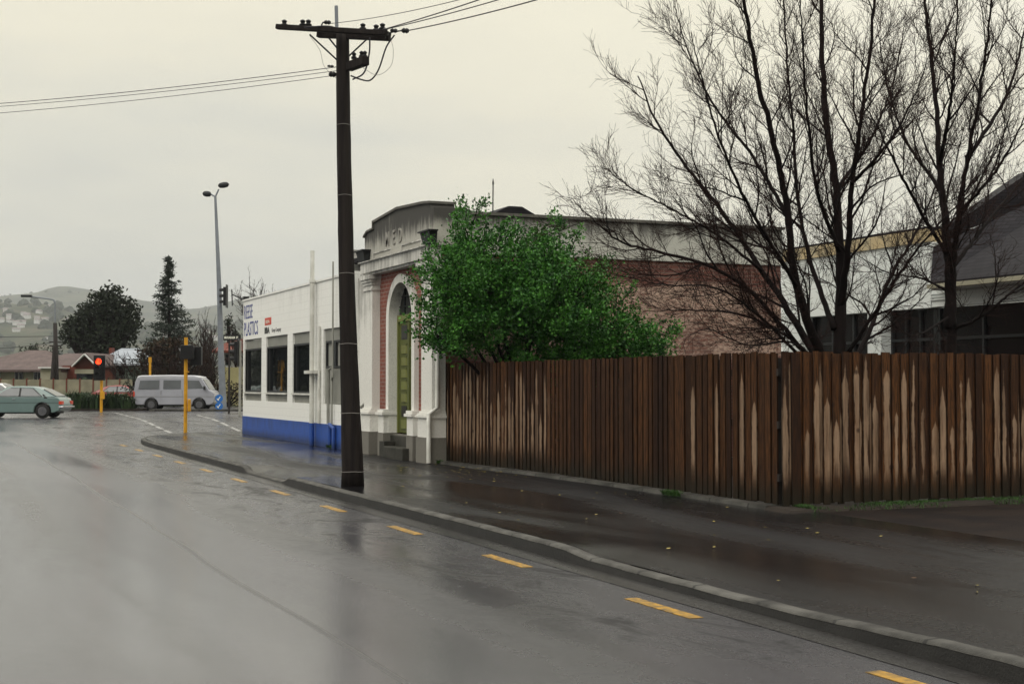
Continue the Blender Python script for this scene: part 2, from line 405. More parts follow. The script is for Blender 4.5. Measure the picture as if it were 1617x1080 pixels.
M['signred'] = mat('sign_red', (.55, .06, .035), .5, .1)
M['signblack'] = mat('sign_black', (.03, .03, .03), .5, .1)
M['signgrey'] = mat('sign_grey', (.22, .22, .22), .5, .1)
M['signwhite'] = mat('sign_white', (.75, .75, .65), .5, .05)
M['green'] = mat('olive_door_paint', (.085, .10, .022), .5, .3, 4, .15, dark=(.07, .075, .02), stretch=(1, 1, .3))
M['greenlight'] = mat('olive_panel_paint', (.15, .165, .045), .5, .3, 4, .15, dark=(.12, .12, .035))
M['black'] = mat('black_plastic', (.008, .008, .009), .45, .2, 5, .05)
M['darkmetal'] = mat('dark_iron', (.02, .022, .024), .5, .4, 6, .2)
M['pipe'] = mat('white_pipe_paint', (.66, .66, .62), .4, .3, 2.5, .05, dark=(.35, .34, .3))
M['greypipe'] = mat('grey_pipe_paint', (.30, .30, .27), .5, .3, 2.5, .05)
M['step'] = mat('damp_step_concrete', (.045, .042, .035), .6, .6, 3, .4, 50, dark=(.015, .016, .012))
M['pole'] = mat('tarred_timber_pole', (.010, .008, .0085), .6, .8, 5, .7, 30, dark=(.022, .018, .016), stretch=(2.5, 2.5, .15), bdist=.02, spec=.08)
M['polewood'] = mat('grey_timber', (.028, .023, .021), .8, .5, 5, .4, 30, stretch=(2, 2, .2))
M['wire'] = mat('wire', (.03, .028, .035), .5, 0, 1, 0)
M['palewire'] = mat('pale_wire', (.30, .28, .26), .5, 0, 1, 0)
M['galv'] = mat('galvanised_steel', (.22, .24, .27), .45, .3, 2.0, .1, metal=.3)
M['yellow'] = mat('yellow_pole_paint', (.60, .30, .015), .4, .3, 5, .05, dark=(.34, .17, .02))
M['bark'] = mat('wet_dark_bark', (.012, .008, .008), .8, .5, 6, .6, 50, dark=(.005, .004, .004), stretch=(1, 1, .3), spec=.08)
M['twig'] = mat('reddish_twig', (.022, .010, .008), .8, .4, 3, 0, spec=.1)
M['leaf'] = leaf_mat('shrub_leaf', (.030, .115, .016), (.070, .205, .028), (.009, .042, .010))
M['dleaf'] = leaf_mat('dark_evergreen_leaf', (.012, .018, .010), (.022, .030, .014), (.008, .012, .008), .7)
M['fir'] = leaf_mat('fir_needle', (.010, .018, .012), (.02, .03, .018), (.007, .012, .009), .7)
M['brownleaf'] = leaf_mat('brown_hedge_leaf', (.03, .018, .012), (.05, .028, .016), (.016, .018, .010), .8)
M['flax'] = leaf_mat('flax_leaf', (.02, .045, .018), (.05, .08, .03), (.015, .03, .012), .6)
M['grass'] = leaf_mat('grass_blade', (.02, .05, .012), (.04, .09, .02), (.02, .035, .012), .7)
M['fallen'] = mat('fallen_leaf', (.26, .28, .07), .5, .6, 1, 0, dark=(.30, .16, .04))
M['fallen2'] = mat('fallen_brown_leaf', (.10, .045, .015), .5, .4, 1, 0)
M['bwhite'] = stained('white_fascia_board', (.66, .69, .68), (.36, .38, .36), 2, 7, .4, .5, thr=.8)
M['orange'] = mat('ochre_fascia', (.44, .34, .19), .6, .6, 2.2, .1, dark=(.34, .30, .21))
M['slate'] = brick_mat('dark_roof_tile', (1, 2), (.012, .011, .014), (.022, .020, .024), (.004, .004, .005))
M['slate'].node_tree.nodes['Principled BSDF'].inputs['Specular IOR Level'].default_value = .12
M['coltile'] = mat('brown_roof_tile', (.10, .070, .066), .7, .4, 1.5, .3, 6)
M['ironroof'] = mat('pale_iron_roof', (.32, .35, .39), .5, .4, .8, .2, 5)
M['redgable'] = mat('red_brown_boards', (.14, .035, .022), .7, .3, 2, .2)
M['creamwall'] = mat('cream_house_wall', (.34, .32, .24), .8, .3, 1.0, .1)
M['palegreen'] = mat('pale_green_boards', (.33, .42, .38), .7, .3, 1, .1)
M['panel'] = mat('concrete_fence_panel', (.26, .24, .17), .85, .5, 1.2, .3, 8, dark=(.15, .14, .1))
M['trimwhite'] = mat('white_trim', (.62, .62, .6), .5, .15)
M['teal'] = mat('pale_teal_car_paint', (.115, .175, .168), .3, .15, 1.5, 0, coat=.7)
M['vanpaint'] = mat('silver_van_paint', (.27, .275, .31), .3, .15, 1, 0, coat=.6)
M['vanwhite'] = mat('white_van_paint', (.5, .5, .52), .3, .1, 1, 0, coat=.6)
M['carred'] = mat('red_car_paint', (.22, .02, .015), .3, .2, 1, 0, coat=.6)
M['carwhite'] = mat('white_car_paint', (.7, .7, .7), .3, .1, 1, 0, coat=.6)
M['tyre'] = mat('tyre_rubber', (.012, .012, .012), .75, .2, 5, .2)
M['hub'] = mat('dull_wheel_steel', (.14, .14, .15), .4, .3, 8, 0, metal=.5)
M['chrome'] = mat('chrome', (.5, .5, .52), .2, .1, 3, 0, metal=1)
M['interior'] = mat('dark_interior', (.012, .013, .014), .8, .4, 3, 0)
M['hill'] = None
def glass(name, col, rough=.04):
    m, t, b = nodes(name); b.inputs['Base Color'].default_value = c4(col); b.inputs['Roughness'].default_value = rough
    v = coords(t); n = noise(t, v, 1.3, 2)
    L(t, mixc(t, n, col, tuple(c * .4 for c in col)), b.inputs['Base Color'])
    bump(t, n, .08, .05, b); return m
M['glass'] = glass('dark_window_glass', (.010, .012, .014)); M['glass'].node_tree.nodes['Principled BSDF'].inputs['Specular IOR Level'].default_value = .28
M['dimglass'] = glass('unlit_shop_glass', (.008, .007, .008), .2); M['dimglass'].node_tree.nodes['Principled BSDF'].inputs['Specular IOR Level'].default_value = .10
M['carglass'] = glass('car_glass', (.10, .11, .12), .05)
M['signalred'] = emis('red_signal_light', (1.0, .04, .008), 3.4)
M['amber'] = mat('tail_light', (.5, .05, .02), .3, .1)

def hillmat():
    m, t, b = nodes('hill_cover'); v = coords(t)
    n1 = noise(t, v, .006, 6, .6); n2 = noise(t, v, .025, 5, .6)
    c = mixc(t, ss(t, .42, .58, n1), (.055, .06, .035), (.018, .026, .016))
    c = mixc(t, math_(t, 'MULTIPLY', ss(t, .5, .65, n2), .7), c, (.09, .075, .055))
    L(t, c, b.inputs['Base Color']); b.inputs['Roughness'].default_value = 1; b.inputs['Specular IOR Level'].default_value = 0; return m
M['hill'] = hillmat()

def text(name, s, size, mt, parent, origin, right, up, depth=.01, sx=1.0, bold=0.0, align='LEFT', spacing=1.0):
    "lettering as a mesh: origin = left foot of the text, right / up = its directions"
    cu = bpy.data.curves.new(name, 'FONT'); cu.body = s; cu.size = size; cu.extrude = depth; cu.offset = bold; cu.align_x = align; cu.space_character = spacing
    cu.resolution_u = 3
    o = link(bpy.data.objects.new(name, cu)); dg = bpy.context.evaluated_depsgraph_get()
    me = bpy.data.meshes.new_from_object(o.evaluated_get(dg)); bpy.data.objects.remove(o)
    off = root_of(parent).location; rgt = Vector(right).normalized(); upv = Vector(up).normalized(); nrm = rgt.cross(upv)
    for v in me.vertices:
        v.co = Vector(origin) + rgt * v.co.x * sx + upv * v.co.y + nrm * v.co.z - off
    me.name = name; me.materials.clear(); me.materials.append(mt)
    ob = link(bpy.data.objects.new(name, me)); ob.parent = parent; return ob
#END_HELPERS

# ================================================================== SETTING
def grid_mesh(name, fn, us, vs, mt, kind='structure', smooth_=False):
    mb = MB(); nu, nv = len(us), len(vs)
    mb.v = [tuple(fn(u, v)) for v in vs for u in us]
    mb.f = [(j*nu+i, j*nu+i+1, (j+1)*nu+i+1, (j+1)*nu+i) for j in range(nv-1) for i in range(nu-1)]
    return mb.build(name, mt, kind=kind, smooth='all' if smooth_ else False)
def lin(a, b, n): return [a + (b - a) * i / (n - 1) for i in range(n)]

# ground sheet under everything, out to the horizon
gb_ = [-60, -20, 0, 20, 40, 46, 48, 50, 52, 54, 56, 58, 60, 90, 150, 400, 1200, 3200, 6200]
grid_mesh('ground', lambda a, b: AB(a, b, zroad(b) - 0.04), [-5000, -900, -300, -100, -30, 0, 30, 100, 300, 900, 5000], gb_, M['ground'])
# road: this street and the main road it meets
grid_mesh('road', lambda a, b: AB(a, b, zroad(b)), lin(-70, 70, 15), [-12, 0, 10, 20, 30, 40, 46, 48, 50, 52, 54, 56, 58, 60, 66, 72, 76.9], M['road'], smooth_=True)

# kerb and footpath: stations along the kerb line
KX = 5.57
kerb = [(KX, y) for y in lin(-6, 38, 177)] + [(5.63, 39.5), (5.78, 41), (6.1, 42.4), (6.6, 43.6), (7.3, 44.7), (8.1, 45.4), (9.0, 45.8), (10.0, 45.75), (12, 45.0), (16, 43.4), (24, 40.1), (40, 33.5)]
def cut(y, lo, hi, ramp=.7): return smooth(lo - ramp, lo, y) * (1 - smooth(hi, hi + ramp, y))
def kh(y, x=KX):
    if x > 6: return .12
    return .125 - .085 * cut(y, 23.2, 25.9, .45) - .045 * smooth(6.0, 9.0, y) * (1 - smooth(11.5, 12.1, y))
def kpt(i, off, z):
    p = Vector((*kerb[i], 0)); a = Vector((*kerb[max(i-1, 0)], 0)); b = Vector((*kerb[min(i+1, len(kerb)-1)], 0))
    d = (b - a).normalized(); n = Vector((d.y, -d.x, 0)); q = p + n * off
    return (q.x, q.y, z)
random.seed(4)
mb = MB(); mf = MB(); ch = MB(); n = len(kerb)
for i in range(n):
    h = kh(kerb[i][1], kerb[i][0]); j = random.uniform(-.003, .003); jx = random.uniform(-.004, .004)
    mf.v += [kpt(i, jx, -.02), kpt(i, .015 + jx, h - .025 + j)]
    mb.v += [kpt(i, .012 + jx, h - .022 + j), kpt(i, .03 + jx, h + j), kpt(i, .125 + jx, h + .004 + j), kpt(i, .15, h - .04)]
    ch.v += [kpt(i, -.27, .004 + zroad(0)), kpt(i, 0, .004)]
for i in range(n - 1):
    mf.f.append((2*i, 2*i+1, 2*i+3, 2*i+2)); ch.f.append((2*i, 2*i+1, 2*i+3, 2*i+2))
    for k in range(3): mb.f.append((4*i+k, 4*i+k+1, 4*i+k+5, 4*i+k+4))
def kerb_joints(m):
    t = m.node_tree; b = t.nodes['Principled BSDF']; src = b.inputs['Base Color'].links[0].from_socket
    g = N(t, 'ShaderNodeNewGeometry'); p = xyz(t, g.outputs['Position'])
    f = math_(t, 'ABSOLUTE', math_(t, 'SUBTRACT', math_(t, 'FRACT', math_(t, 'MULTIPLY', p[1], 1.09)), .5))
    jn = math_(t, 'SUBTRACT', 1.0, ss(t, .012, .026, f))
    n_ = ss(t, .55, .68, noise(t, g.outputs['Position'], 3.2, 5, .7))
    c = mixc(t, math_(t, 'MULTIPLY', n_, .6), src, (.02, .019, .017))
    L(t, mixc(t, math_(t, 'MULTIPLY', jn, .85), c, (.006, .006, .006)), b.inputs['Base Color'])
kerb_joints(M['kerb'])
ko = mb.build('kerb', M['kerb'], kind='structure', smooth='all'); 
mf.build('kerb_face', M['kerbface'], kind='structure')
M['gutter'] = asphalt('gutter_concrete', (.022, .021, .021), wet=.3, bscale=60, rlo=.12, rhi=.4)
ch.build('gutter', M['gutter'], kind='structure')
# footpath strip from kerb to the building line
mb = MB(); cols = 14
for i in range(n):
    kx, ky = kerb[i]; k0 = Vector(kpt(i, .14, 0))
    inner = Vector((9.95, ky, 0)) if ky < 43.0 and kx < 5.9 else Vector((9.3, min(43.4, ky), 0))
    if kx > 9.3: inner = Vector(kpt(i, 3.0, 0))
    for c in range(cols + 1):
        t = (c / cols) ** 1.6; q = k0.lerp(inner, t); h = kh(ky, kx)
        z = h + (.12 - h) * smooth(0, .16, t) + (.006 * math.sin(q.x * 2.1 + q.y * .7) + .005 * math.sin(q.y * 1.9 - q.x)) * (1 - smooth(.8, 1, t))
        mb.v.append((q.x, q.y, z))
for i in range(n - 1):
    for c in range(cols): a = i*(cols+1)+c; mb.f.append((a, a+1, a+cols+2, a+cols+1))
mb.build('footpath', M['path'], kind='structure', smooth='all')
M['dirt'] = mat('damp_dirt_driveway', (.019, .013, .010), .8, .6, 1.3, .8, 60, dark=(.008, .006, .006), spec=.08, bdist=.02)
grid_mesh('side_path', lambda x, y: (x, y, .117), [9.90, 14, 20, 30], [-6, 0, 8, 14.2], M['dirt'])
grid_mesh('yard', lambda x, y: (x, y, .10), [9.85, 20, 40], [14.5, 20, 25.9], M['soil'])
grid_mesh('soil_verge', lambda x, y: (x, y, .095 if (x < 9.56 or y < 14.21) else .126 + .03 * smooth(14.0, 14.5, y)), [9.5, 9.62, 12, 16, 20, 30], [14.2, 14.26, 14.4, 14.75], M['soil'])
# low concrete strip at the foot of the street fence
mb = MB()
FL = [(9.42, 25.75), (9.70, 21.2), (9.76, 14.75)]
for (x0, y0), (x1, y1) in zip(FL, FL[1:]):
    mb.add([(x0-.20, y0, .10), (x1-.20, y1, .10), (x1+.12, y1, .10), (x0+.12, y0, .10), (x0-.18, y0, .165), (x1-.18, y1, .165), (x1+.12, y1, .175), (x0+.12, y0, .175)],
           [(0,1,5,4), (1,2,6,5), (2,3,7,6), (3,0,4,7), (4,5,6,7)])
mb.build('path_edging', M['kerb'], kind='structure')

# painted markings
ln = MB()
for k in range(-2, 10):
    yc = 12.22 + 3 * k - .02; x = 5.07
    if yc < 40: 
        mk = MB().box(x-.055, x+.055, yc-.5, yc+.5, .001, .005); mk.build('yellow_dash', M['yellowline'], kind='structure')
def gline(name, p, q, wd, mt, dash=None):
    p = Vector(p); q = Vector(q); d = (q - p); Lh = d.length; d.normalize(); s = Vector((d.y, -d.x, 0)) * wd / 2
    t = 0; m = MB()
    while t < Lh:
        e_ = min(Lh, t + (dash[0] if dash else Lh)); nn = max(1, int((e_ - t) / 2.5))
        for k in range(nn):
            a = p + d * (t + (e_-t)*k/nn); b = p + d * (t + (e_-t)*(k+1)/nn); vs = []
            for c in (a - s, b - s, b + s, a + s): vs.append((c.x, c.y, zroad(c.dot(EB)) + .006))
            m.add(vs, [(0, 1, 2, 3)])
        t = e_ + (dash[1] if dash else 1)
    return m.build(name, mt, kind='structure')
def G(x, y, z=.2):   # ground point seen at a pixel
    b = (HC - z) * F / (y - 607); return AB((x - CX) / F * b, b, 0)
gline('crossing_line', G(183, 652), G(273, 682, 0.05), .14, M['whiteline'], (2.2, .7))
gline('crossing_line', G(312, 655.5), G(388, 682, 0.05), .14, M['whiteline'], (3.0, .8))
gline('stop_line', G(20, 652.6), G(160, 651.5), .25, M['whiteline'])
gline('lane_line', G(262, 653.5), G(384, 655), .12, M['whiteline'], (3, 2))
gline('lane_line', G(20, 657.5), G(200, 656), .10, M['whiteline'], (5, 1.5))

# median kerb and planted bed behind the crossing
def slab(name, pts, z0, z1, mt, kind='structure'):
    return MB().pz([(q.x, q.y) for q in pts], z0, z1).build(name, mt, kind=kind)
slab('traffic_island', [AB(-19.6, 76.0), AB(4, 76.0), AB(4, 77.0), AB(-19.6, 77.0)], .1, .31, M['kerb'])
slab('planting_bed', [AB(-40, 77.4), AB(-20.3, 77.4), AB(-20.3, 81), AB(-40, 81)], .1, .30, M['soil'])
slab('far_road', [AB(-70, 76.9), AB(70, 76.9), AB(70, 92), AB(-70, 92)], .15, .199, M['road'])

# ---- hills
def interp(tab, x):
    if x <= tab[0][0]: return tab[0][1]
    for (a, b), (c, d) in zip(tab, tab[1:]):
        if x <= c: return b + (d - b) * (x - a) / (c - a)
    return tab[-1][1]
R1 = [(-900, 520), (-200, 495), (0, 481), (60, 482), (90, 486), (130, 500), (200, 516), (300, 522), (420, 512), (560, 540), (800, 570), (1400, 590), (2600, 600)]
R2 = [(-900, 500), (-200, 480), (0, 470), (50, 462), (80, 455), (110, 456), (150, 460), (210, 474), (300, 488), (345, 484), (400, 468), (480, 480), (620, 530), (900, 570), (1500, 590), (2600, 600)]
NEAR, FAR = 2600.0, 4700.0
def hillpt(x, r):
    h1 = (607 - interp(R1, x)) / F * NEAR; h2 = (607 - interp(R2, x)) / F * FAR
    n_ = mnoise.fractal(Vector((x * .012, r * .002, 3)), 1, 2, 4) * 9
    if r <= NEAR: t = smooth(1100, NEAR, r); z = h1 * t
    elif r <= 3100: t = smooth(NEAR, 3100, r); z = h1 * (1 - .25 * t)
    else: t = smooth(3100, FAR, r); z = h1 * .75 * (1 - t) + h2 * t
    if r > FAR: z = h2 * (1 - .3 * (r - FAR) / 600)
    return z + n_ * smooth(1100, 1800, r)
def hfn(x, r):
    p = AB((x - CX) / F * r, r, 0); p.z = hillpt(x, r); return p
xs = lin(-900, 2600, 220); rs = lin(900, 5300, 80)
grid_mesh('hills', hfn, xs, rs, M['hill'], smooth_=True)
random.seed(11)
M['hhouse'] = mat('hill_house_wall', (.55, .55, .55), .8, .2, 1, 0); M['hroof'] = mat('hill_house_roof', (.20, .17, .17), .8, .3, 1, 0)
hpos = []
for k in range(46):
    if k < 34: x = random.uniform(-30, 112); y = random.gauss(508, 13)
    else: x = random.uniform(112, 380); y = random.uniform(520, 545)
    # find the hillside range whose surface shows at that height
    best = None
    for r in lin(1200, NEAR, 70):
        if (hillpt(x, r)) / r * F >= 607 - y: best = r; break
    if best is None: continue
    p = hfn(x, best); 
    hpos.append(p)
for i, p in enumerate(hpos):
    wx = random.uniform(6, 11); wy = 7; hh = random.uniform(3, 5)
    hm = MB(); hm.box(-wx/2, wx/2, -wy/2, wy/2, -3, hh)
    rf = MB(); rf.px([(-wy/2-.5, hh), (wy/2+.5, hh), (0, hh+2.2)], -wx/2-.5, wx/2+.5)
    t = thing('hillside_house', 'tiny pale house among trees on the misty hillside', 'house', p, -YAW + random.uniform(-.5, .5), 'houses scattered over the distant hillside')
    hm.build('wall', M['hhouse'], t, local=True); rf.build('roof', M['hroof'], t, local=True)
M['htree'] = mat('hill_tree', (.025, .035, .022), 1, .4, .05, 0, spec=0)
mb = MB()
for k in range(520):
    x = random.uniform(-100, 520); r = random.uniform(1400, 2650) if k % 4 else random.uniform(2600, 4600); p = hfn(x, r); s = random.uniform(3.0, 8.5)
    n0 = len(mb.v); mb.ball((p.x, p.y, p.z + s * .4), s, 6, 4, .8)
    for q in range(n0, len(mb.v)):
        v = Vector(mb.v[q]); mb.v[q] = tuple(v + Vector([random.uniform(-.22, .22) * s for _ in range(3)]))
tag(mb.build('hillside_trees', M['htree'], kind='stuff'), 'dark hazy tree clumps covering the far hills', 'trees')

# ================================================================== CORNER SHOP (white, blue base)
X0 = 9.2
shop = thing('corner_shop', 'low white painted block building with blue base, grey panels and dark windows', 'building', (X0, 37, .1))
e2 = Vector((.92, -.39, 0))
YN, YF, ZT = 31.3, 43.4, 4.22
far = Vector((X0, YF, 0)) + e2 * 9
foot = [(X0, YN), (X0, YF), (far.x, far.y), (far.x, YN)]
# openings: (y0, y1, z0, z1)
ops = [(40.85, 43.2, 1.16, 2.97), (37.68, 40.25, 1.16, 3.0), (34.93, 37.1, 1.16, 3.02), (31.6, 33.97, 1.18, 3.03)]
mb = MB()
mb.box(X0, X0+.25, YN, YF, .68, 1.165)
mb.box(X0, X0+.25, YN, YF, 3.02, ZT)
ys = [YN] + [v for o in sorted(ops) for v in o[:2]] + [YF]
for a, b in zip(ys[0::2], ys[1::2]): mb.box(X0, X0+.25, a, b, 1.165, 3.02)
mb.pz([(X0, YF-.003), (far.x-.003, far.y), (far.x, far.y-.25), (X0+.25, YF-.3)][::-1], .68, ZT)
mb.box(far.x-.25, far.x, YN, far.y-.3, .1, ZT)
mb.box(X0+.25, far.x-.25, YN, YN+.25, .1, ZT)
wallo = mb.build('wall', M['wwall'], shop)
MB().pz([(X0-.012, YN), (X0-.012, YF+.006), (far.x, far.y+.01), (far.x, far.y-.3), (X0+.28, YF-.32), (X0+.28, YN)], .05, .68).build('base_course', M['blue'], shop)
MB().box(X0+.1, far.x-.1, YN+.1, far.y, ZT-.35, ZT-.25).build('roof', M['slate'], shop)
MB().box(X0-.03, X0+.28, YN, YF+.03, ZT, ZT+.05).build('coping', M['wwall'], shop)
for i, (a, b, z0, z1) in enumerate(ops[:3]):
    wdw = MB()
    wo = wdw.box(X0+.06, X0+.10, a, b, 2.73, z1).build('window', M['grey'], shop)
    MB().box(X0+.06, X0+.10, a, b, z0, 1.42).build('lower_panel', M['grey'], wo)
    fr = MB(); fa, fb, fz0, fz1 = a+.12, b-.03, 1.42, 2.73
    fr.box(X0+.03, X0+.13, fa-.09, fa, fz0, fz1).box(X0+.03, X0+.13, fb, fb+.03, fz0, fz1)
    fr.box(X0+.03, X0+.13, fa, fb, fz0, fz0+.05).box(X0+.03, X0+.13, fa, fb, fz1-.05, fz1)
    fr.box(X0+.05, X0+.13, fb-.22, fb-.18, fz0+.05, fz1-.05)
    fr.build('frame', M['darkmetal'], wo)
    MB().box(X0+.10, X0+.11, fa, fb, fz0+.04, fz1-.04).build('pane', M['glass'], wo)
    MB().box(X0-.04, X0+.06, fa-.08, fb+.03, fz0-.045, fz0).build('sill', M['pipe'], wo)
    if i == 1:
        MB().box(X0+.135, X0+.3, a+.4, a+.62, 1.47, 1.75)
# near bay: grey panel with a small double window
a, b, z0, z1 = ops[3]
wo = MB().px([(a, 2.72), (b-.12, 2.72), (b-.12, 2.05), (b, 2.05), (b, z1), (a, z1)], X0+.05, X0+.10).build('window', M['grey'], shop)
MB().box(X0+.05, X0+.10, a, b, z0, 2.049).build('lower_panel', M['grey'], wo)
fr = MB()
for ya, yb in ((33.2, 33.85), (32.35, 33.0)):
    fr.box(X0+.03, X0+.12, ya, ya+.05, 2.05, 2.72).box(X0+.03, X0+.12, yb-.05, yb, 2.05, 2.72).box(X0+.03, X0+.12, ya+.05, yb-.05, 2.67, 2.72).box(X0+.03, X0+.12, ya+.05, yb-.05, 2.05, 2.1)
fr.box(X0+.03, X0+.12, 33.0, 33.2, 2.05, 2.72).box(X0+.03, X0+.12, a, 32.35, 2.05, 2.72)
fr.build('frame', M['darkmetal'], wo)
MB().box(X0+.085, X0+.09, a+.02, b-.13, 2.06, 2.71).build('pane', M['greypipe'], wo)
# lettering painted on the parapet
Rt, Up = (0, -1, 0), (0, 0, 1)
text('lettering', 'REESE', .60, M['signblue'], shop, (X0-.004, 43.28, 3.66), Rt, Up, .003, .76, .0, spacing=1.05)
text('lettering', 'PLASTICS', .60, M['signblue'], shop, (X0-.004, 43.28, 3.14), Rt, Up, .003, .76, .0, spacing=1.05)
lg = MB().box(X0-.006, X0+.01, 39.62, 40.42, 3.36, 3.57).build('logo', M['signred'], shop)
text('logo_mark', 'BBA', .14, M['signwhite'], lg, (X0-.010, 40.30, 3.41), Rt, Up, .002, 2.0, .0)
text('lettering', 'BBA', .23, M['signblack'], shop, (X0-.004, 40.45, 3.13), Rt, Up, .003, 1.45, .012)
text('lettering', 'Group Company', .155, M['signgrey'], shop, (X0-.004, 39.55, 3.14), Rt, Up, .003, 1.05, .002)
# pipes on the shop wall
def pipe(name, pts, r, mt, parent): return MB().tube(pts, r, 10).build(name, mt, parent, smooth=True)
vent = pipe('vent_pipe', [(X0-.12, 34.62, .12), (X0-.12, 34.62, .68)], .064, M['blue'], shop)
MB().tube([(X0-.12, 34.62, .68), (X0-.12, 34.62, 4.3)], .062, 12).build('vent_pipe', M['pipe'], shop, smooth=True)
MB().tube([(X0-.12, 34.62, 4.3), (X0-.12, 34.62, 5.02)], .056, 12).tube([(X0-.12, 34.62, 4.22), (X0-.12, 34.62, 4.299)], .08, 12).build('vent_pipe', M['pipe'], shop, smooth=True)
pipe('vent_pipe', [(X0-.05, 34.2, .68), (X0-.05, 34.2, 3.1)], .035, M['pipe'], shop)
MB().box(X0-.24, X0, 34.2, 34.95, 1.92, 2.0).build('pipe_bracket', M['pipe'], shop)
pipe('drain_pipe', [(X0-.06, 32.95, .68), (X0-.06, 32.95, 1.75), (X0-.10, 32.75, 1.82), (X0-.10, 32.75, 4.60)], .022, M['greypipe'], shop)
pipe('drain_pipe', [(X0-.07, 33.25, .7), (X0-.07, 33.25, 2.0), (X0-.07, 32.9, 2.05)], .04, M['greypipe'], shop)
pipe('drain_pipe', [(X0-.07, 33.1, .12), (X0-.07, 33.1, .72)], .05, M['blue'], shop)
pipe('drain_pipe', [(X0-.07, 32.75, .12), (X0-.07, 32.75, .6), (X0-.1, 33.0, .68)], .05, M['blue'], shop)
# bracket sign off the far corner of the roof
br = thing('signal_bracket', 'thin dark bracket arm with upright plate off the white shop corner', 'bracket', AB(-18.9*.4, 43, 4))
bb = 44.0
MB().tube([P(390, 472, bb), P(385, 474, bb), P(367, 465, bb)], .022, 6).build('arm', M['darkmetal'], br)
MB().bar(P(366, 457, bb), P(367, 483, bb), .05, .03).build('plate', M['darkmetal'], br)
q = P(388, 472, bb); MB().box(q.x-.08, q.x+.08, q.y-.12, q.y+.12, q.z-.07, q.z+.07).build('clamp', M['black'], br)

# ================================================================== BRICK SUBSTATION
sub = thing('brick_substation', 'old brick building with white stucco classical doorway and stained cement parapet', 'building', (9.3, 28, .1))
YL, YR = 30.25, 25.75      # far and near ends of the street front
XE, YB = 17.3, 26.0        # far end of the side wall, and its plane
XF = 9.3
DC = 27.94; RI, RO, SPR = .76, .94, 3.02
def arc_pts(r, c, z, n=20): return [(c + r * math.cos(math.pi * i / n), z + r * math.sin(math.pi * i / n)) for i in range(n + 1)]
# street front brickwork around the arched opening
mb = MB()
pts = arc_pts(RI+.06, DC, SPR)
poly = [(DC+RI+.06, .6), (YL-.1, .6), (YL-.1, 4.2), (YR+.15, 4.2), (YR+.15, .6), (DC-RI-.06, .6)] + pts[::-1]
mb.px(poly, XF, XF+.24)
mb.build('front_brickwork', M['brickf'], sub)
# side wall, back walls
MB().box(XF+.1, XE, YB, YB+.3, .1, 4.24).build('side_brickwork', M['bricks'], sub)
MB().box(XE-.3, XE-.002, YB+.3, 33, .1, 4.9).box(XF+.3, XE-.3, 32.7, 33, .1, 4.9).box(XF+.05, XF+.3, 30.3, 33, .1, 4.25).build('rear_wall', M['cream'], sub)
MB().px([(YB-.05, 4.24), (YB+.26, 4.24), (YB+.26, 5.02), (YB-.02, 5.02)], XF+.35, XE+.02).build('side_parapet', M['sideparapet'], sub)
MB().box(XF+.35, XE+.05, YB-.075, YB+.3, 5.021, 5.08).build('coping', M['base'], sub)
MB().box(XE-.25, XE+.02, YB+.3, 33, 4.905, 5.07).build('coping', M['base'], sub)
MB().box(XF+.2, XE-.2, YB+.3, 32.8, 4.55, 4.65).build('roof', M['slate'], sub)
MB().py([(9.9, 4.70), (12.7, 4.70), (11.45, 5.33), (11.15, 5.33)], 26.7, 31.5).build('roof_gable', M['slate'], sub)
# rendered parapet of the front, stepped and peaked
mb = MB()
prof = [(YL, 4.5), (YL+.02, 4.92), (YL-.12, 4.96), (YL-.18, 5.02), (29.55, 5.04), (29.55, 5.19), (27.9, 5.30), (26.25, 5.22), (YR+.12, 5.18), (YR+.08, 5.08), (YR-.03, 5.05), (YR-.03, 4.5)]
mb.px(prof, XF-.16, XF+.34); mb.build('front_parapet', M['parapet'], sub)
mb = MB().px([(a, b+.001) for a, b in [(YL+.05, 4.93), (YL-.2, 5.03), (29.58, 5.05), (29.58, 5.19), (27.9, 5.30), (26.25, 5.22), (YR+.08, 5.18), (YR+.08, 5.23), (26.25, 5.27), (27.9, 5.35), (29.62, 5.24), (29.62, 5.09), (YL-.2, 5.07), (YL+.05, 4.97)]], XF-.2, XF+.37)
mb.build('coping', M['base'], sub)
MB().box(XF-.155, XF+.6, YR-.075, YR+.26, 4.365, 5.09).build('corner_block', M['parapet'], sub)
# panel strip with recessed rectangles
MB().box(XF-.16, XF+.3, YR, YL, 4.36, 4.5).build('panel_strip', M['parapet'], sub)
mb = MB()
for a, b in ((26.35, 27.6), (28.3, 29.55)):
    for z in (4.385, 4.52): mb.box(XF-.185, XF-.161, a, b, z-.012, z+.012)
    for y in (a, b): mb.box(XF-.185, XF-.161, y-.012, y+.012, 4.398, 4.507)
mb.build('panel_moulding', M['cream'], sub)
# cornice band
mb = MB(); mb.box(XF-.26, XF+.02, YR-.02, YL+.02, 4.11, 4.34); mb.box(XF-.31, XF+.02, YR-.06, YL+.05, 4.341, 4.362)
mb.box(XF-.20, XF-.001, YR+.04, YL-.03, 4.06, 4.109)
mb.build('cornice', M['cream'], sub)
# raised letters
MM = stained('raised_letter_cement', (.27, .26, .235), (.06, .056, .05), 4.3, 5.3, .8, thr=.35)
for ch_, yy in (('M', 28.72), ('E', 28.22), ('D', 27.84)):
    text('letter', ch_, .42, MM, sub, (XF-.165, yy, 4.60), (0, -1, 0), (0, 0, 1), .016, .82, .006)
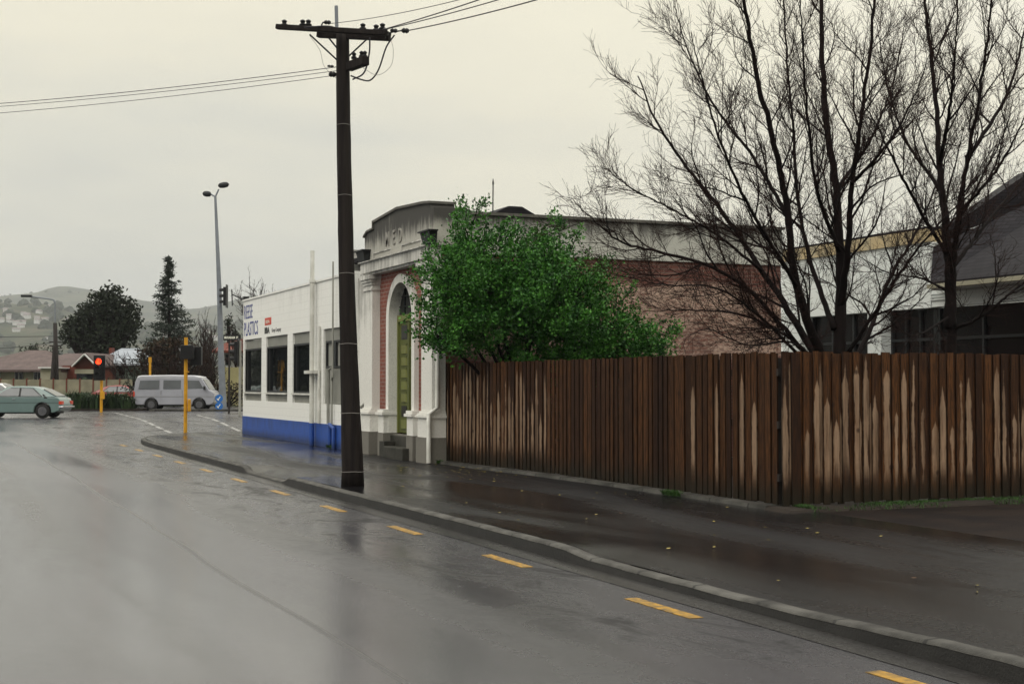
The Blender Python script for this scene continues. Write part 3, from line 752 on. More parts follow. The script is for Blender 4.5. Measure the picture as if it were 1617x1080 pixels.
# pilasters
for (ya, yb) in ((29.62, 30.22), (25.70, 26.33)):
    m = MB(); m.box(XF-.18, XF+.1, ya, yb, 1.13, 3.72)
    p_ = m.build('pilaster', M['cream'], sub)
    c = MB()
    for k, (o, z0, z1) in enumerate(((.03, 3.721, 3.77), (.0, 3.771, 3.84), (.035, 3.841, 3.90), (.065, 3.901, 3.96), (.095, 3.961, 4.055))):
        c.box(XF-.18-o, XF+.1, ya-o*.9, yb+o*.9, z0, z1)
    c.build('capital', M['cream'], p_)
    d = MB(); d.box(XF-.24, XF+.1, ya-.03, yb+.04, .62, 1.0); d.box(XF-.28, XF+.1, ya-.07, yb+.08, 1.001, 1.05); d.box(XF-.25, XF+.1, ya-.04, yb+.05, 1.051, 1.09); d.box(XF-.21, XF+.1, ya-.02, yb+.02, 1.091, 1.129)
    d.build('pedestal', M['cream'], p_)
    MB().box(XF-.27, XF+.1, ya-.05, yb+.06, .1, .619).build('plinth', M['base'], p_)
# dado under the brick panels and beside the door
for ya, yb in ((28.72, 29.1), (26.78, 27.16)):
    m = MB(); m.box(XF-.20, XF+.1, ya, yb, .62, 1.0); m.box(XF-.25, XF+.1, ya-.04, yb+.05, 1.001, 1.06); m.box(XF-.215, XF+.1, ya-.015, yb+.02, 1.061, 1.12)
    m.build('pedestal', M['cream'], sub)
    MB().box(XF-.21, XF+.1, ya-.01, yb+.01, .1, .619).build('plinth', M['base'], sub)
MB().box(XF-.04, XF+.05, 29.1, 29.62, .6, 1.05).box(XF-.04, XF+.05, 26.33, 26.78, .6, 1.05).build('dado', M['cream'], sub)
MB().box(XF-.05, XF+.05, 29.1, 29.62, .1, .6).box(XF-.05, XF+.05, 26.33, 26.78, .1, .6).box(XF+.0, XF+.3, DC-RI, DC+RI, .1, .6).build('plinth', M['base'], sub)
# arch surround
ii = arc_pts(RI, DC, SPR, 28); oo = arc_pts(RO, DC, SPR, 28)
poly = [(DC+RI, 1.12), (DC+RO, 1.12)] + oo + [(DC-RO, 1.12), (DC-RI, 1.12)] + ii[::-1]
m = MB(); n2 = 29
for x in (XF-.10, XF+.22):
    m.v += [(x, y, z) for y, z in ([(DC+RI, 1.12)] + ii + [(DC-RI, 1.12)])] + [(x, y, z) for y, z in ([(DC+RO, 1.12)] + oo + [(DC-RO, 1.12)])]
K = n2 + 2
for i in range(K - 1):
    m.f += [(i, i+1, K+i+1, K+i), (2*K+i, 3*K+i, 3*K+i+1, 2*K+i+1), (i, 2*K+i, 2*K+i+1, i+1), (K+i, K+i+1, 3*K+i+1, 3*K+i)]
m.f += [(0, K, 3*K, 2*K), (K-1, 2*K-1, 4*K-1, 3*K-1)]
m.build('arch_surround', M['cream'], sub, smooth=True)
for ya in (DC+RI, DC-RI-.04): MB().box(XF-.098, XF+.22, ya, ya+.04, .62, 1.119).build('door_reveal', M['cream'], sub)
# double door with glazed tops, panels, transom and fanlight
XD = XF + .12
fr = MB(); fr.box(XD-.03, XD+.06, DC-RI, DC-RI+.07, .62, SPR).box(XD-.03, XD+.06, DC+RI-.07, DC+RI, .62, SPR).box(XD-.05, XD+.06, DC-RI+.07, DC+RI-.07, 2.98, 3.12)
door = MB()
fro = fr.build('door_frame', M['greenlight'], sub)
for s in (-1, 1):
    d = MB(); y0, y1 = sorted((DC + s*.005, DC + s*(RI-.075)))
    d.box(XD, XD+.045, y0, y1, .63, 2.975)
    dl = d.build('door', M['green'], sub)
    pn = MB(); ya, yb = y0+.15, y1-.15
    for k in range(5):
        z0 = 1.28 + k * .255
        pn.prism([(ya, z0), (yb, z0), (yb, z0+.19), (ya, z0+.19)], lambda y, z: (XD+.001, y, z), lambda y, z: (XD-.022, (y-(ya+yb)/2)*.8+(ya+yb)/2, z))
    pn.prism([(ya, .72), (yb, .72), (yb, .90), (ya, .90)], lambda y, z: (XD+.001, y, z), lambda y, z: (XD-.022, (y-(ya+yb)/2)*.8+(ya+yb)/2, z))
    pn.build('door_panel', M['greenlight'], dl)
    mo = MB()
    for k in range(5):
        z0 = 1.28 + k*.255; mo.box(XD-.028, XD, ya-.03, yb+.03, z0+.19, z0+.213)
    mo.box(XD-.03, XD, y0 if s > 0 else y1-.06, y0+.06 if s > 0 else y1, .63, 2.97)
    mo.build('door_moulding', M['green'], dl)
    MB().box(XD-.006, XD, ya, yb, 2.60, 2.90).build('pane', M['glass'], dl)
    if s > 0:
        MB().box(XD-.008, XD, ya+.02, yb-.02, .97, 1.20).build('vent', M['black'], dl)
fp = MB(); fp.px([(DC+RI, SPR+.1)] + [q for q in arc_pts(RI, DC, SPR) if q[1] > SPR+.1] + [(DC-RI, SPR+.1)], XD+.02, XD+.04)
fan = fp.build('fanlight', M['glass'], sub)
bars = MB()
for y in (DC-.38, DC, DC+.38):
    bars.box(XD, XD+.02, y-.012, y+.012, SPR+.1, SPR + math.sqrt(RI*RI-(y-DC)**2))
for z in (3.3, 3.52): 
    hw = math.sqrt(RI*RI - (z-SPR)**2); bars.box(XD-.003, XD+.017, DC-hw, DC+hw, z-.01, z+.01)
bars.build('glazing_bar', M['darkmetal'], fan)
# steps
MB().box(8.95, XF-.06, DC-.95, DC+.35, .1, .36).box(XF-.06, XF+.1, DC-.75, DC+.75, .1, .58).build('step', M['step'], sub, bevel=.015)
MB().box(9.0, XF-.06, DC+.42, DC+.75, .1, .45).build('meter_box', M['step'], sub)
# rain heads and downpipes
for i, (ya, yb) in enumerate(((29.80, 30.42), (25.42, 26.02))):
    rh = MB(); rh.prism([(0,0),(1,0),(1,1),(0,1)], lambda u, v: (XF-.28 + u*.12, ya+.08 + v*(yb-ya-.16), 4.364), lambda u, v: (XF-.33 + u*.17, ya+.03 + v*(yb-ya-.06), 4.60))
    o = rh.build('rain_head', M['darkmetal'], sub)
    MB().box(XF-.37, XF-.161, ya-.02, yb+.02, 4.601, 4.63).build('lid', M['black'], o)
pipe('downpipe', [(XF-.27, 25.62, .14), (XF-.27, 25.62, 1.08), (XF-.10, 25.62, 1.20), (XF-.08, 25.62, 4.05), (XF-.2, 25.62, 4.2), (XF-.2, 25.62, 4.36)], .048, M['pipe'], sub)
pipe('downpipe', [(XF-.20, 30.05, 4.33), (XF-.1, 30.35, 4.15), (XF-.05, 30.45, 4.0), (XF-.05, 30.45, 1.25), (XF-.1, 30.7, 1.15)], .05, M['pipe'], sub)
MB().box(XF, XF+.3, 30.22, YN, .1, 4.1).build('link_wall', M['cream'], sub)
# mast on the roof
mast = thing('roof_mast', 'thin rod mast rising above the side parapet', 'mast', (10.75, 26.6, 4.6))
MB().tube([(10.75, 26.6, 4.6), (10.76, 26.6, 5.75)], .014, 6).build('rod', M['darkmetal'], mast)
MB().tube([(10.76, 26.6, 5.75), (10.76, 26.6, 5.86)], [.025, .006], 6).build('tip', M['darkmetal'], mast)

# ================================================================== FENCE
def palings(name, label, line, pitch, seed, weather, run):
    random.seed(seed)
    root = thing(name, label, 'fence', (*line[0], .12))
    vs, fs, uvs, wt = [], [], [], []
    off = root.location; rails = MB(); posts = []
    s_tot = 0
    for (x0, y0), (x1, y1) in zip(line, line[1:]):
        a = Vector((x0, y0, 0)); b = Vector((x1, y1, 0)); d = (b - a); Ls = d.length; d.normalize(); nrm = Vector((d.y, -d.x, 0)) * run
        k = int(Ls / pitch)
        for z in (.5, 1.15, 1.8): rails.bar(a - nrm * .045 + Vector((0, 0, z)), b - nrm * .045 + Vector((0, 0, z)), .04, .09)
        for q in range(int(Ls / 2.4) + 1): posts.append(a + d * min(Ls - .06, q * 2.4 + .06) - nrm * .13)
        for i in range(k):
            for lay in (0, 1):
                c = a + d * ((i + .5 + .5 * lay) * Ls / k + random.uniform(-.013, .013)) + nrm * (.022 * (1 - lay) + random.uniform(0, .006))
                if lay and i == k - 1: continue
                wd = pitch * random.uniform(.60, .90) / 2 if lay == 0 else pitch * .30
                h = 2.055 + random.uniform(-.022, .012) - (.005 if lay else 0); zb = .165 + random.uniform(-.01, .02); th = .0095
                ln_ = random.uniform(-.009, .009); n0 = len(vs)
                for zz, o in ((zb, 0), (h, ln_)):
                    for sx, sy in ((-1, -1), (1, -1), (1, 1), (-1, 1)):
                        p = c + d * (sx * wd + o) + nrm * (-sy * th); vs.append((p.x - off.x, p.y - off.y, zz - off.z))
                for f, uv in (((0, 1, 5, 4), ((0,0),(1,0),(1,1),(0,1))), ((2, 3, 7, 6), ((0,0),(1,0),(1,1),(0,1))), ((1, 2, 6, 5), ((1,0),(1,0),(1,1),(1,1))), ((3, 0, 4, 7), ((0,0),(0,0),(0,1),(0,1))), ((4, 5, 6, 7), ((.5,1),)*4), ((3, 2, 1, 0), ((.5,0),)*4)):
                    fs.append(tuple(n0 + q for q in f)); uvs += list(uv)
                wv = weather((s_tot + (c - a).dot(d))) * (1 if lay == 0 else .25); wt += [wv] * 8
        s_tot += Ls
    me = bpy.data.meshes.new('palings'); me.from_pydata(vs, [], fs); me.materials.append(M['paling'])
    ul = me.uv_layers.new(name='UVMap')
    for i, uv in enumerate(uvs): ul.data[i].uv = uv
    at = me.attributes.new('weather', 'FLOAT', 'POINT'); at.data.foreach_set('value', wt)
    o = link(bpy.data.objects.new('palings', me)); o.parent = root
    rails.build('rail', M['polewood'], root)
    for p in posts: MB().box(p.x-.05, p.x+.05, p.y-.05, p.y+.05, .1, 1.98).build('post', M['polewood'], root)
    return root
M['paling'] = paling_mat('brown_stained_paling')
FLN = [(9.44, 25.85), (9.72, 21.2), (9.78, 14.72)]
palings('paling_fence', 'long brown vertical board fence running beside the footpath from the brick building', FLN, .15, 3,
        lambda s: .92 * (1 - smooth(3.4, 5.2, s)) + .10 + .30 * smooth(7.5, 8.8, s) * (1 - smooth(9.2, 10, s)) + .45 * smooth(10, 11, s), 1)
palings('paling_fence', 'brown vertical board fence with pale worn strips, turning right from the corner', [(9.745, 14.69), (19.5, 14.75)], .15, 8,
        lambda s: .86, 1)
# grass along the right fence
random.seed(5); g = MB()
def blade(m, p, h, lean, wd):
    a = random.uniform(0, 6.28); d = Vector((math.cos(a), math.sin(a), 0)); s = Vector((-d.y, d.x, 0)) * wd
    p = Vector(p); m.add([p - s, p + s, p + d * lean * .5 + Vector((0, 0, h * .7)) + s * .6, p + d * lean + Vector((0, 0, h))], [(0, 1, 2, 3)])
for k in range(9500):
    x = 9.9 + 9 * random.random() ** 1.4; y = 14.62 - abs(random.gauss(0, .15)) * (1 + .12 * (x - 10)); 
    if mnoise.noise(Vector((x * 1.1, y * 2, 0))) < -.12: continue
    blade(g, (x, y, .12), random.uniform(.02, .075), .04, .005)
tag(g.build('grass', M['grass'], kind='stuff'), 'short damp grass growing along the foot of the right fence', 'grass')
for (cx, cy, nn, rr) in ((9.52, 17.0, 260, .14), (9.25, 25.7, 160, .10), (9.1, 33.0, 120, .1)):
    g = MB()
    for k in range(nn):
        a = random.uniform(0, 6.28); r_ = rr * math.sqrt(random.random()); blade(g, (cx + r_*math.cos(a)*.6, cy + r_*math.sin(a)*1.6, .13), random.uniform(.03, .09), .05, .005)
    lab = {9.52: 'small green weed tuft at the foot of the long fence', 9.25: 'weeds at the foot of the white downpipe beside the fence', 9.1: 'small weed tuft against the blue shop base'}[cx]
    tag(g.build('weed_tuft', M['grass']), lab, 'weed')
# fallen leaves
random.seed(21)
def leafmesh(name, mt, s):
    m = MB(); m.add([(-s, 0, 0), (-.3*s, .5*s, .004), (.5*s, .45*s, .0), (s, 0, .006), (.5*s, -.45*s, .002), (-.3*s, -.5*s, 0)], [(0, 5, 4, 3, 2, 1)]); return m
proto = [leafmesh('fallen_leaf', M['fallen'], .028), leafmesh('fallen_leaf', M['fallen2'], .026), leafmesh('fallen_leaf', M['fallen'], .020)]
pr = [p.build('fallen_leaf', mt) for p, mt in zip(proto, (M['fallen'], M['fallen2'], M['fallen']))]
used = [False] * 3
for k in range(120):
    ty = random.choices((0, 1, 2), (4, 2, 4))[0]
    if k < 75: y = random.gauss(23.6, 1.5); x = 9.35 - abs(random.gauss(0, .75))
    else: y = random.uniform(8, 26); x = random.uniform(5.9, 9.4)
    if y > 25.4: y = 25.4 - random.random() * 2
    if x < 5.9: x = 6.2
    o = pr[ty] if not used[ty] else dup(pr[ty]); used[ty] = True
    o.location = (x, y, .136); o.rotation_euler = (0, 0, random.uniform(0, 6.28))
    tag(o, ('small yellow green leaf lying on the wet footpath', 'small brown leaf lying on the wet footpath')[ty == 1], 'leaf', ('yellow leaves fallen on the footpath', 'brown leaves fallen on the footpath')[ty == 1])
for o, u_ in zip(pr, used):
    if not u_: bpy.data.objects.remove(o)
#END_PART2

# ================================================================== UTILITY POLE AND WIRES
bP = 21.18
def pp(x, y, b=bP): return P(x, y, b)
pole = thing('utility_pole', 'tall dark tarred timber power pole with crossarm, standing on the footpath', 'utility pole', (6.0, 20.45, .1))
random.seed(2)
pts = []; rad = []
for i in range(26):
    t = i / 25; y = 770 + (48 - 770) * t; x = 557.5 + (541 - 557.5) * (1 - (1 - t) ** 1.5)
    pts.append(pp(x, y) if i else Vector((6.0, 20.45, .08))); wpx = interp([(0, 37.5), (.05, 34.5), (.2, 30), (.5, 25), (.8, 22.5), (1, 20.5)], t); rad.append(wpx / F * bP / 2)
sh = MB(); sh.tube(pts, rad, 14, wob=.03); shaft = sh.build('shaft', M['pole'], pole, smooth='all')
def polec(y):
    t = (770 - y) / 722; return pp(557.5 + (541 - 557.5) * (1 - (1 - t) ** 1.5), y), interp([(0, 37.5), (.05, 34.5), (.2, 30), (.5, 25), (.8, 22.5), (1, 20.5)], t) / F * bP / 2
for y in (198, 309, 432, 543, 652, 744):
    c, r = polec(y); m = MB(); n_ = 20
    ring = [c + Vector((math.cos(2*math.pi*k/n_) * (r + .005), math.sin(2*math.pi*k/n_) * (r + .005), .004 * math.sin(k))) for k in range(n_ + 1)]
    m.tube(ring, .0028, 4, caps=False); m.build('wire_band', M['palewire'], pole)
# crossarm
A0, A1 = pp(440, 47, bP + .35), pp(612, 57, bP - .45)
ud = (A1 - A0).normalized()
sh_ = EB * -.16
MB().bar(A0 + sh_, A1 + sh_, .09, .075).build('crossarm', M['pole'], pole, bevel=.008)
MB().bar(pp(500, 49, bP) - sh_, A1 - sh_ + ud*.02 + Vector((0,0,.03)), .10, .13).build('crossarm', M['pole'], pole, bevel=.008)
for a, b in ((pp(489, 55, bP-.2), pp(533, 96, bP-.1)), (pp(514, 54, bP+.2), pp(535, 80, bP+.1)), (pp(582, 60, bP-.2), pp(550, 90, bP-.1))):
    MB().tube([a, b], .014, 6).build('brace', M['darkmetal'], pole)
def insul(p, up=.0, r=.045):
    m = MB(); p = Vector(p)
    m.tube([p, p + Vector((0, 0, .06))], .012, 6)
    m.tube([p + Vector((0, 0, .05)), p + Vector((0, 0, .075)), p + Vector((0, 0, .095)), p + Vector((0, 0, .13)), p + Vector((0, 0, .15))], [r*.9, r, r*.55, r*.8, r*.3], 8)
    return m.build('insulator', M['black'], pole, smooth=True)
for x, y, b in ((449, 44, bP+.2), (478, 44, bP), (487, 44, bP), (604, 50, bP-.4), (608, 58, bP-.5), (573, 50, bP-.2), (594, 52, bP-.3)): insul(pp(x, y, b) - Vector((0, 0, .03)), r=.055)
# riser post on top, hook with bobbin
MB().tube([pp(532, 50, bP+.1), pp(531, 10, bP+.1)], .028, 8).build('riser', M['galv'], pole)
MB().tube([pp(509, 46), pp(508, 40), pp(510, 36), pp(514, 36)], .012, 6).build('hook', M['darkmetal'], pole)
def bob(x, y, b, r=.035):
    c = pp(x, y, b); MB().tube([c - ud*.05, c - ud*.02, c, c + ud*.02, c + ud*.05], [r*.7, r, r*.6, r, r*.7], 8).build('insulator', M['black'], pole, smooth=True)
bob(517, 36, bP)
MB().tube([pp(612, 54, bP-.45), pp(620, 51, bP-.45), pp(634, 49, bP-.5)], .012, 6).build('strain_link', M['darkmetal'], pole)
bob(622, 49, bP-.45); bob(640, 49, bP-.5, .042)
# side arm lower down
MB().bar(pp(551, 106, bP-.1), pp(578, 96, bP-.5), .12, .13).build('side_arm', M['pole'], pole, bevel=.01)
insul(pp(559, 99, bP-.2)); insul(pp(571, 97, bP-.4)); insul(pp(576, 97, bP-.45))
bob(525, 118, bP, .045); bob(522, 105, bP, .02)
def wire(label, pts, r=.006, mt='wire', group=None, name='overhead_wire', sag=0, parent=None):
    if sag:
        a, b = Vector(pts[0]), Vector(pts[-1]); pts = [a.lerp(b, t) - Vector((0, 0, sag * 4 * t * (1 - t))) for t in lin(0, 1, 24)]
    m = MB().tube(pts, r, 5)
    o = m.build(name, M[mt], parent, smooth='all')
    if not parent: tag(o, label, 'wire', group)
    return o
def curve(cps, n=24):
    cps = [Vector(c) for c in cps]; o = []
    ext = [cps[0]*2-cps[1]] + cps + [cps[-1]*2-cps[-2]]
    for i in range(1, len(ext) - 2):
        p0, p1, p2, p3 = ext[i-1:i+3]
        for k in range(n // (len(cps)-1) + 1):
            t = k / (n // (len(cps)-1) + 1)
            o.append(.5*((2*p1) + (p2-p0)*t + (2*p0-5*p1+4*p2-p3)*t*t + (3*p1-p0-3*p2+p3)*t*t*t))
    o.append(cps[-1]); return o
# jumper loops belong to the pole
for cps, r in (([(584, 60, bP-.3), (583, 85, bP-.3), (575, 115, bP-.3), (557, 126, bP-.2)], .0125),
               ([(623, 56, bP-.45), (610, 75, bP-.4), (598, 110, bP-.3), (585, 127, bP-.3), (570, 126, bP-.25), (554, 120, bP-.2)], .0125),
               ([(617, 62, bP-.4), (621, 80, bP-.4), (617, 105, bP-.4), (595, 119, bP-.4), (568, 104, bP-.4)], .004),
               ([(489, 57, bP), (505, 80, bP), (512, 105, bP), (531, 124, bP)], .004), ([(480, 44, bP-.2), (520, 42, bP-.2), (545, 51, bP-.25), (570, 54, bP-.3), (600, 46, bP-.4)], .010)):
    m = MB().tube(curve([pp(*c) for c in cps]), r, 6)
    m.build('jumper_cable', M['wire' if r > .005 else 'palewire'], pole, smooth='all')
gW = 'wires running from the pole crossarm over the camera'
wire('uppermost of the three thick wires leaving the right end of the crossarm', [pp(609, 46, bP-.4), P(1010, -95, 14.5)], .0085, sag=.05, group=gW)
wire('middle thick wire leaving the right end of the crossarm', [pp(608, 47, bP-.35), P(1020, -75, 14.8)], .0075, sag=.05, group=gW)
wire('lowest thick wire leaving the hanging insulator right of the crossarm', [pp(643, 49, bP-.5), P(1030, -55, 14.5)], .0085, sag=.05, group=gW)
wire('thin wire from the small hooked insulator on top of the crossarm', [pp(519, 38, bP), P(900, -50, 13.5)], .005, sag=.08, group=gW)
gS = 'wires crossing the sky to the left of the pole'
wire('upper thin wire crossing the sky from the pole to the left edge', [pp(533, 106, bP), P(-300, 180, 27)], .006, sag=.12, group=gS)
wire('middle thin wire crossing the sky from the pole to the left edge', [pp(533, 112, bP), P(-300, 184, 27)], .005, sag=.12, group=gS)
wire('lowest thin wire crossing the sky from the black insulator on the pole', [pp(525, 120, bP), P(-300, 196, 27)], .005, sag=.12, group=gS)

# ================================================================== BARE TREES AND SHRUB
class Tree:
    def __init__(s, seed): s.big = MB(); s.tw = MB(); s.rng = random.Random(seed); s.tips = []
    def limb(s, cps, r0, r1, n=30, sides=8):
        pts = curve(cps, n); m = len(pts)
        pts = [p + Vector([s.rng.uniform(-1, 1) for _ in range(3)]) * min(.016, .2 * r0) for p in pts]
        r0 *= .8; r1 *= .55
        rr = [r0 + (r1 - r0) * (i / (m - 1)) ** .62 for i in range(m)]
        s.big.tube(pts, rr, sides, wob=.06); return pts, rr
    def branch(s, p, d, Ln, r, lvl, up=.35, seg=6, mb=None):
        rg = s.rng; pts = [Vector(p)]; d = Vector(d).normalized()
        jt = .13 if lvl > 1 else .17
        for i in range(seg):
            d = (d + Vector([rg.gauss(0, jt) for _ in range(3)]) + Vector((0, 0, up * .18))).normalized()
            pts.append(pts[-1] + d * Ln / seg)
        rr = [max(r * (1 - .8 * i / seg), .0022) for i in range(seg + 1)]
        (s.big if lvl >= 3 else s.tw).tube(pts, rr, 6 if lvl >= 3 else (4 if lvl == 2 else 3), caps=False)
        return pts, rr
    def sprout(s, pts, rr, lvl, spacing, Ln, spread=.9, up=.35, start=.12, outc=None):
        rg = s.rng; dist = 0; nxt = 0; tot = sum((b - a).length for a, b in zip(pts, pts[1:])); acc = 0
        for i in range(len(pts) - 1):
            a, b = pts[i], pts[i+1]; sl = (b - a).length; acc += sl; t = acc / max(tot, 1e-6)
            if t < start: continue
            dist += sl
            while dist > nxt:
                nxt += spacing * rg.uniform(.6, 1.4)
                dd = (b - a).normalized(); ax = dd.orthogonal().normalized(); ax.rotate(Matrix.Rotation(rg.uniform(0, 6.283), 3, dd))
                an = rg.uniform(.45, 1.0) * spread; nd = dd * math.cos(an) + ax * math.sin(an)
                if outc is not None: nd = nd + (a - outc).normalized() * .30
                l2 = Ln * rg.uniform(.5, 1.2) * (1.15 - .55 * t); r2 = min(rr[i] * .62, .0062 * l2 / .5 + .001)
                if lvl == 1: r2 = .0030
                q, qr = s.branch(a.lerp(b, rg.random()), nd, l2, r2, lvl, up, seg=(9 if lvl == 3 else 6 if lvl == 2 else 3))
                if lvl > 1: s.sprout(q, qr, lvl - 1, {3: .13, 2: .075}[lvl] * s.dens, {3: .55, 2: .30}[lvl], spread, up, .12, outc)
                elif lvl == 1: s.tips.append(q[-1])
    dens = 1.0
    def finish(s, name, label, group=None, base=(0, 0, 0)):
        t = thing(name, label, 'tree', base, group=group)
        s.big.build('trunk', M['bark'], t, smooth='all'); s.tw.build('crown', M['twig'], t)
        return t
def TP(x, y, dy=0, Y=18.0): return PY(x, y, Y + dy)

T = Tree(7); T.dens = .84; oc = TP(1310, 470)
base = Vector((12.85, 18.0, .1))
T.limb([base, TP(1312, 620), TP(1312, 560)], .30, .24, 8, 12)
limbs = [  # pixel path with depth offsets, radii
 ([(1320,600,0),(1328,500,0),(1326,400,.1),(1320,300,.2),(1304,180,.3),(1297,60,.3),(1300,-80,.4)], .155, .045, 1),
 ([(1310,600,0),(1285,530,-.2),(1258,450,-.4),(1243,330,-.5),(1228,250,-.6),(1198,130,-.8),(1178,20,-1),(1165,-60,-1.1)], .12, .035, 1),
 ([(1305,590,0),(1262,520,.3),(1205,430,.7),(1140,335,1.1),(1085,265,1.4),(1035,190,1.7),(1008,120,1.9)], .095, .018, 1),
 ([(1295,590,0),(1240,520,-.5),(1160,440,-1.0),(1060,402,-1.3),(985,384,-1.6),(940,350,-1.8),(905,315,-1.9)], .06, .008, 1),
 ([(1300,585,0),(1255,540,.8),(1180,500,1.4),(1100,490,1.9),(1015,492,2.3)], .05, .01, .8),
 ([(1260,560,0),(1200,500,-.9),(1130,455,-1.5),(1050,450,-2.0),(980,435,-2.3)], .035, .008, .8),
 ([(1335,600,0),(1375,520,.4),(1405,440,.8),(1445,370,1.1),(1475,300,1.4),(1500,210,1.7)], .07, .015, 1),
 ([(1338,560,0),(1390,480,-.6),(1440,405,-1.0),(1500,335,-1.3),(1570,280,-1.5)], .05, .012, .8),
 ([(1328,480,0),(1340,380,-.4),(1346,280,-.7),(1364,160,-.9),(1378,30,-1.1),(1385,-70,-1.2)], .085, .025, 1),
 ([(1318,520,0),(1285,430,.6),(1262,330,.9),(1252,200,1.1),(1240,60,1.2),(1236,-60,1.3)], .065, .018, 1),
 ([(1243,340,-.5),(1190,250,-.2),(1130,170,.1),(1090,90,.3),(1065,10,.5)], .045, .012, .9),
 ([(1326,400,.1),(1290,300,-.7),(1276,190,-1.2),(1268,80,-1.5),(1262,-30,-1.6)], .05, .014, .9),
 ([(1322,300,.2),(1375,220,.9),(1410,130,1.3),(1430,30,1.6)], .045, .012, .9),
 ([(1345,290,-.7),(1400,230,-1.4),(1440,160,-1.8),(1470,80,-2.0)], .04, .01, .9),
 ([(1205,430,.7),(1130,370,.2),(1060,330,-.2),(1000,300,-.6),(960,270,-.8)], .035, .007, .8),
 ([(1258,450,-.4),(1190,340,-1.2),(1140,230,-1.7),(1110,130,-2.0),(1090,50,-2.1)], .045, .01, .9),
 ([(1275,560,0),(1245,540,-.6),(1180,545,-1.2),(1120,520,-1.4),(1090,530,-1.5)], .03, .008, .7),
]
for cps, r0, r1, k in limbs:
    pts, rr = T.limb([TP(x, y, d) for x, y, d in cps], r0, r1, 34, 9)
    T.sprout(pts, rr, 3, .24, 1.40 * k, .98, .34, .14, oc)
T.finish('bare_tree', 'large leafless multi-stemmed tree behind the fence, nearest the brick building', base=base)

T = Tree(19); T.dens = .88; base = Vector((15.2, 18.2, .1)); oc = TP(1500, 450)
T.limb([base, TP(1502, 600), TP(1502, 540), TP(1500, 455)], .20, .11, 12, 12)
limbs = [
 ([(1500,520,0),(1499,430,0),(1492,350,0),(1484,260,.1),(1478,160,.3),(1464,40,.4),(1458,-60,.5)], .135, .03, 1),
 ([(1503,500,0),(1505,420,-.1),(1514,340,-.4),(1528,250,-.6),(1545,160,-.9),(1560,60,-1.1),(1570,-50,-1.2)], .09, .022, 1),
 ([(1494,400,0),(1440,310,-.5),(1405,240,-.9),(1380,190,-1.2),(1350,150,-1.4)], .045, .01, .9),
 ([(1484,300,.1),(1430,220,.8),(1400,130,1.2),(1385,40,1.5)], .045, .012, .9),
 ([(1505,420,0),(1560,350,.5),(1610,290,.9),(1660,220,1.3)], .06, .018, 1),
 ([(1484,260,.1),(1500,170,-.6),(1508,80,-1.0),(1514,-20,-1.2)], .05, .015, .9),
 ([(1505,520,0),(1550,500,-.6),(1600,460,-1.0),(1650,420,-1.2)], .05, .02, .9),
 ([(1498,460,0),(1455,440,.6),(1400,430,1.0),(1350,400,1.3)], .035, .01, .8),
 ([(1512,340,-.4),(1580,260,-1.0),(1630,160,-1.4)], .05, .014, 1),
 ([(1500,500,0),(1440,530,-.8),(1390,490,-1.1)], .03, .01, .6),
 ([(1528,250,-.6),(1590,150,-.2),(1620,40,.1),(1640,-50,.3)], .05, .014, 1),
]
for cps, r0, r1, k in limbs:
    pts, rr = T.limb([TP(x, y, d) for x, y, d in cps], r0, r1, 30, 9)
    T.sprout(pts, rr, 3, .26, 1.35 * k, .98, .34, .14, oc)
T.finish('bare_tree', 'leafless dark tree behind the fence at the right edge, in front of the white building', base=base)

def leaf_cloud(mb, c, out_, n, r, s, rng, el=1.0):
    "n little leaves round a shoot at c pointing along out_"
    for _ in range(n):
        p = c + Vector([rng.gauss(0, r) for _ in range(3)]) + out_ * rng.uniform(-.5, 1) * r * 1.8 * el
        a = Vector([rng.gauss(0, 1) for _ in range(3)]) + out_ * .8 + Vector((0, 0, .25)); a.normalize()
        b = a.cross(Vector([rng.gauss(0, 1) for _ in range(3)])).normalized() * s * .30 * rng.uniform(.8, 1.2); a = a * s * rng.uniform(.7, 1.2)
        mb.add([p, p + a * .45 + b, p + a, p + a * .45 - b], [(0, 1, 2, 3)])
def SP(x, y, dy=0): return PY(x, y, 24.4 + dy)
def inside(p, blobs): return any(((p - c).x / r[0]) ** 2 + ((p - c).y / r[1]) ** 2 + ((p - c).z / r[2]) ** 2 < .8 for c, r in blobs)
rng = random.Random(31)
blobs = []
for x, y, dy, rx, ry, rz in ((735, 450, 0, .72, .9, .85), (735, 520, .2, .75, .9, .55), (800, 470, -.2, 1.1, 1.3, 1.05), (870, 485, 0, 1.15, 1.4, 1.0), (935, 535, -.2, .95, 1.1, .55), (750, 400, .1, .5, .6, .6), (862, 425, -.3, .62, .8, .60), (990, 545, -.4, .75, .8, .42), (690, 530, -.5, .38, .5, .36), (740, 370, .1, .26, .3, .42), (878, 385, -.2, .22, .3, .36), (705, 470, -.4, .45, .5, .5), (815, 425, .2, .55, .6, .55), (1020, 535, -.5, .45, .4, .30), (925, 470, .1, .42, .5, .42), (785, 572, .2, .55, .7, .34), (840, 580, 0, .85, .9, .34), (920, 580, -.1, .8, .9, .32), (990, 576, -.3, .6, .7, .28)):
    blobs.append((SP(x, y, dy), (rx, ry, rz)))
lv = MB(); st = MB(); core = SP(810, 600, 0); core.z = .6
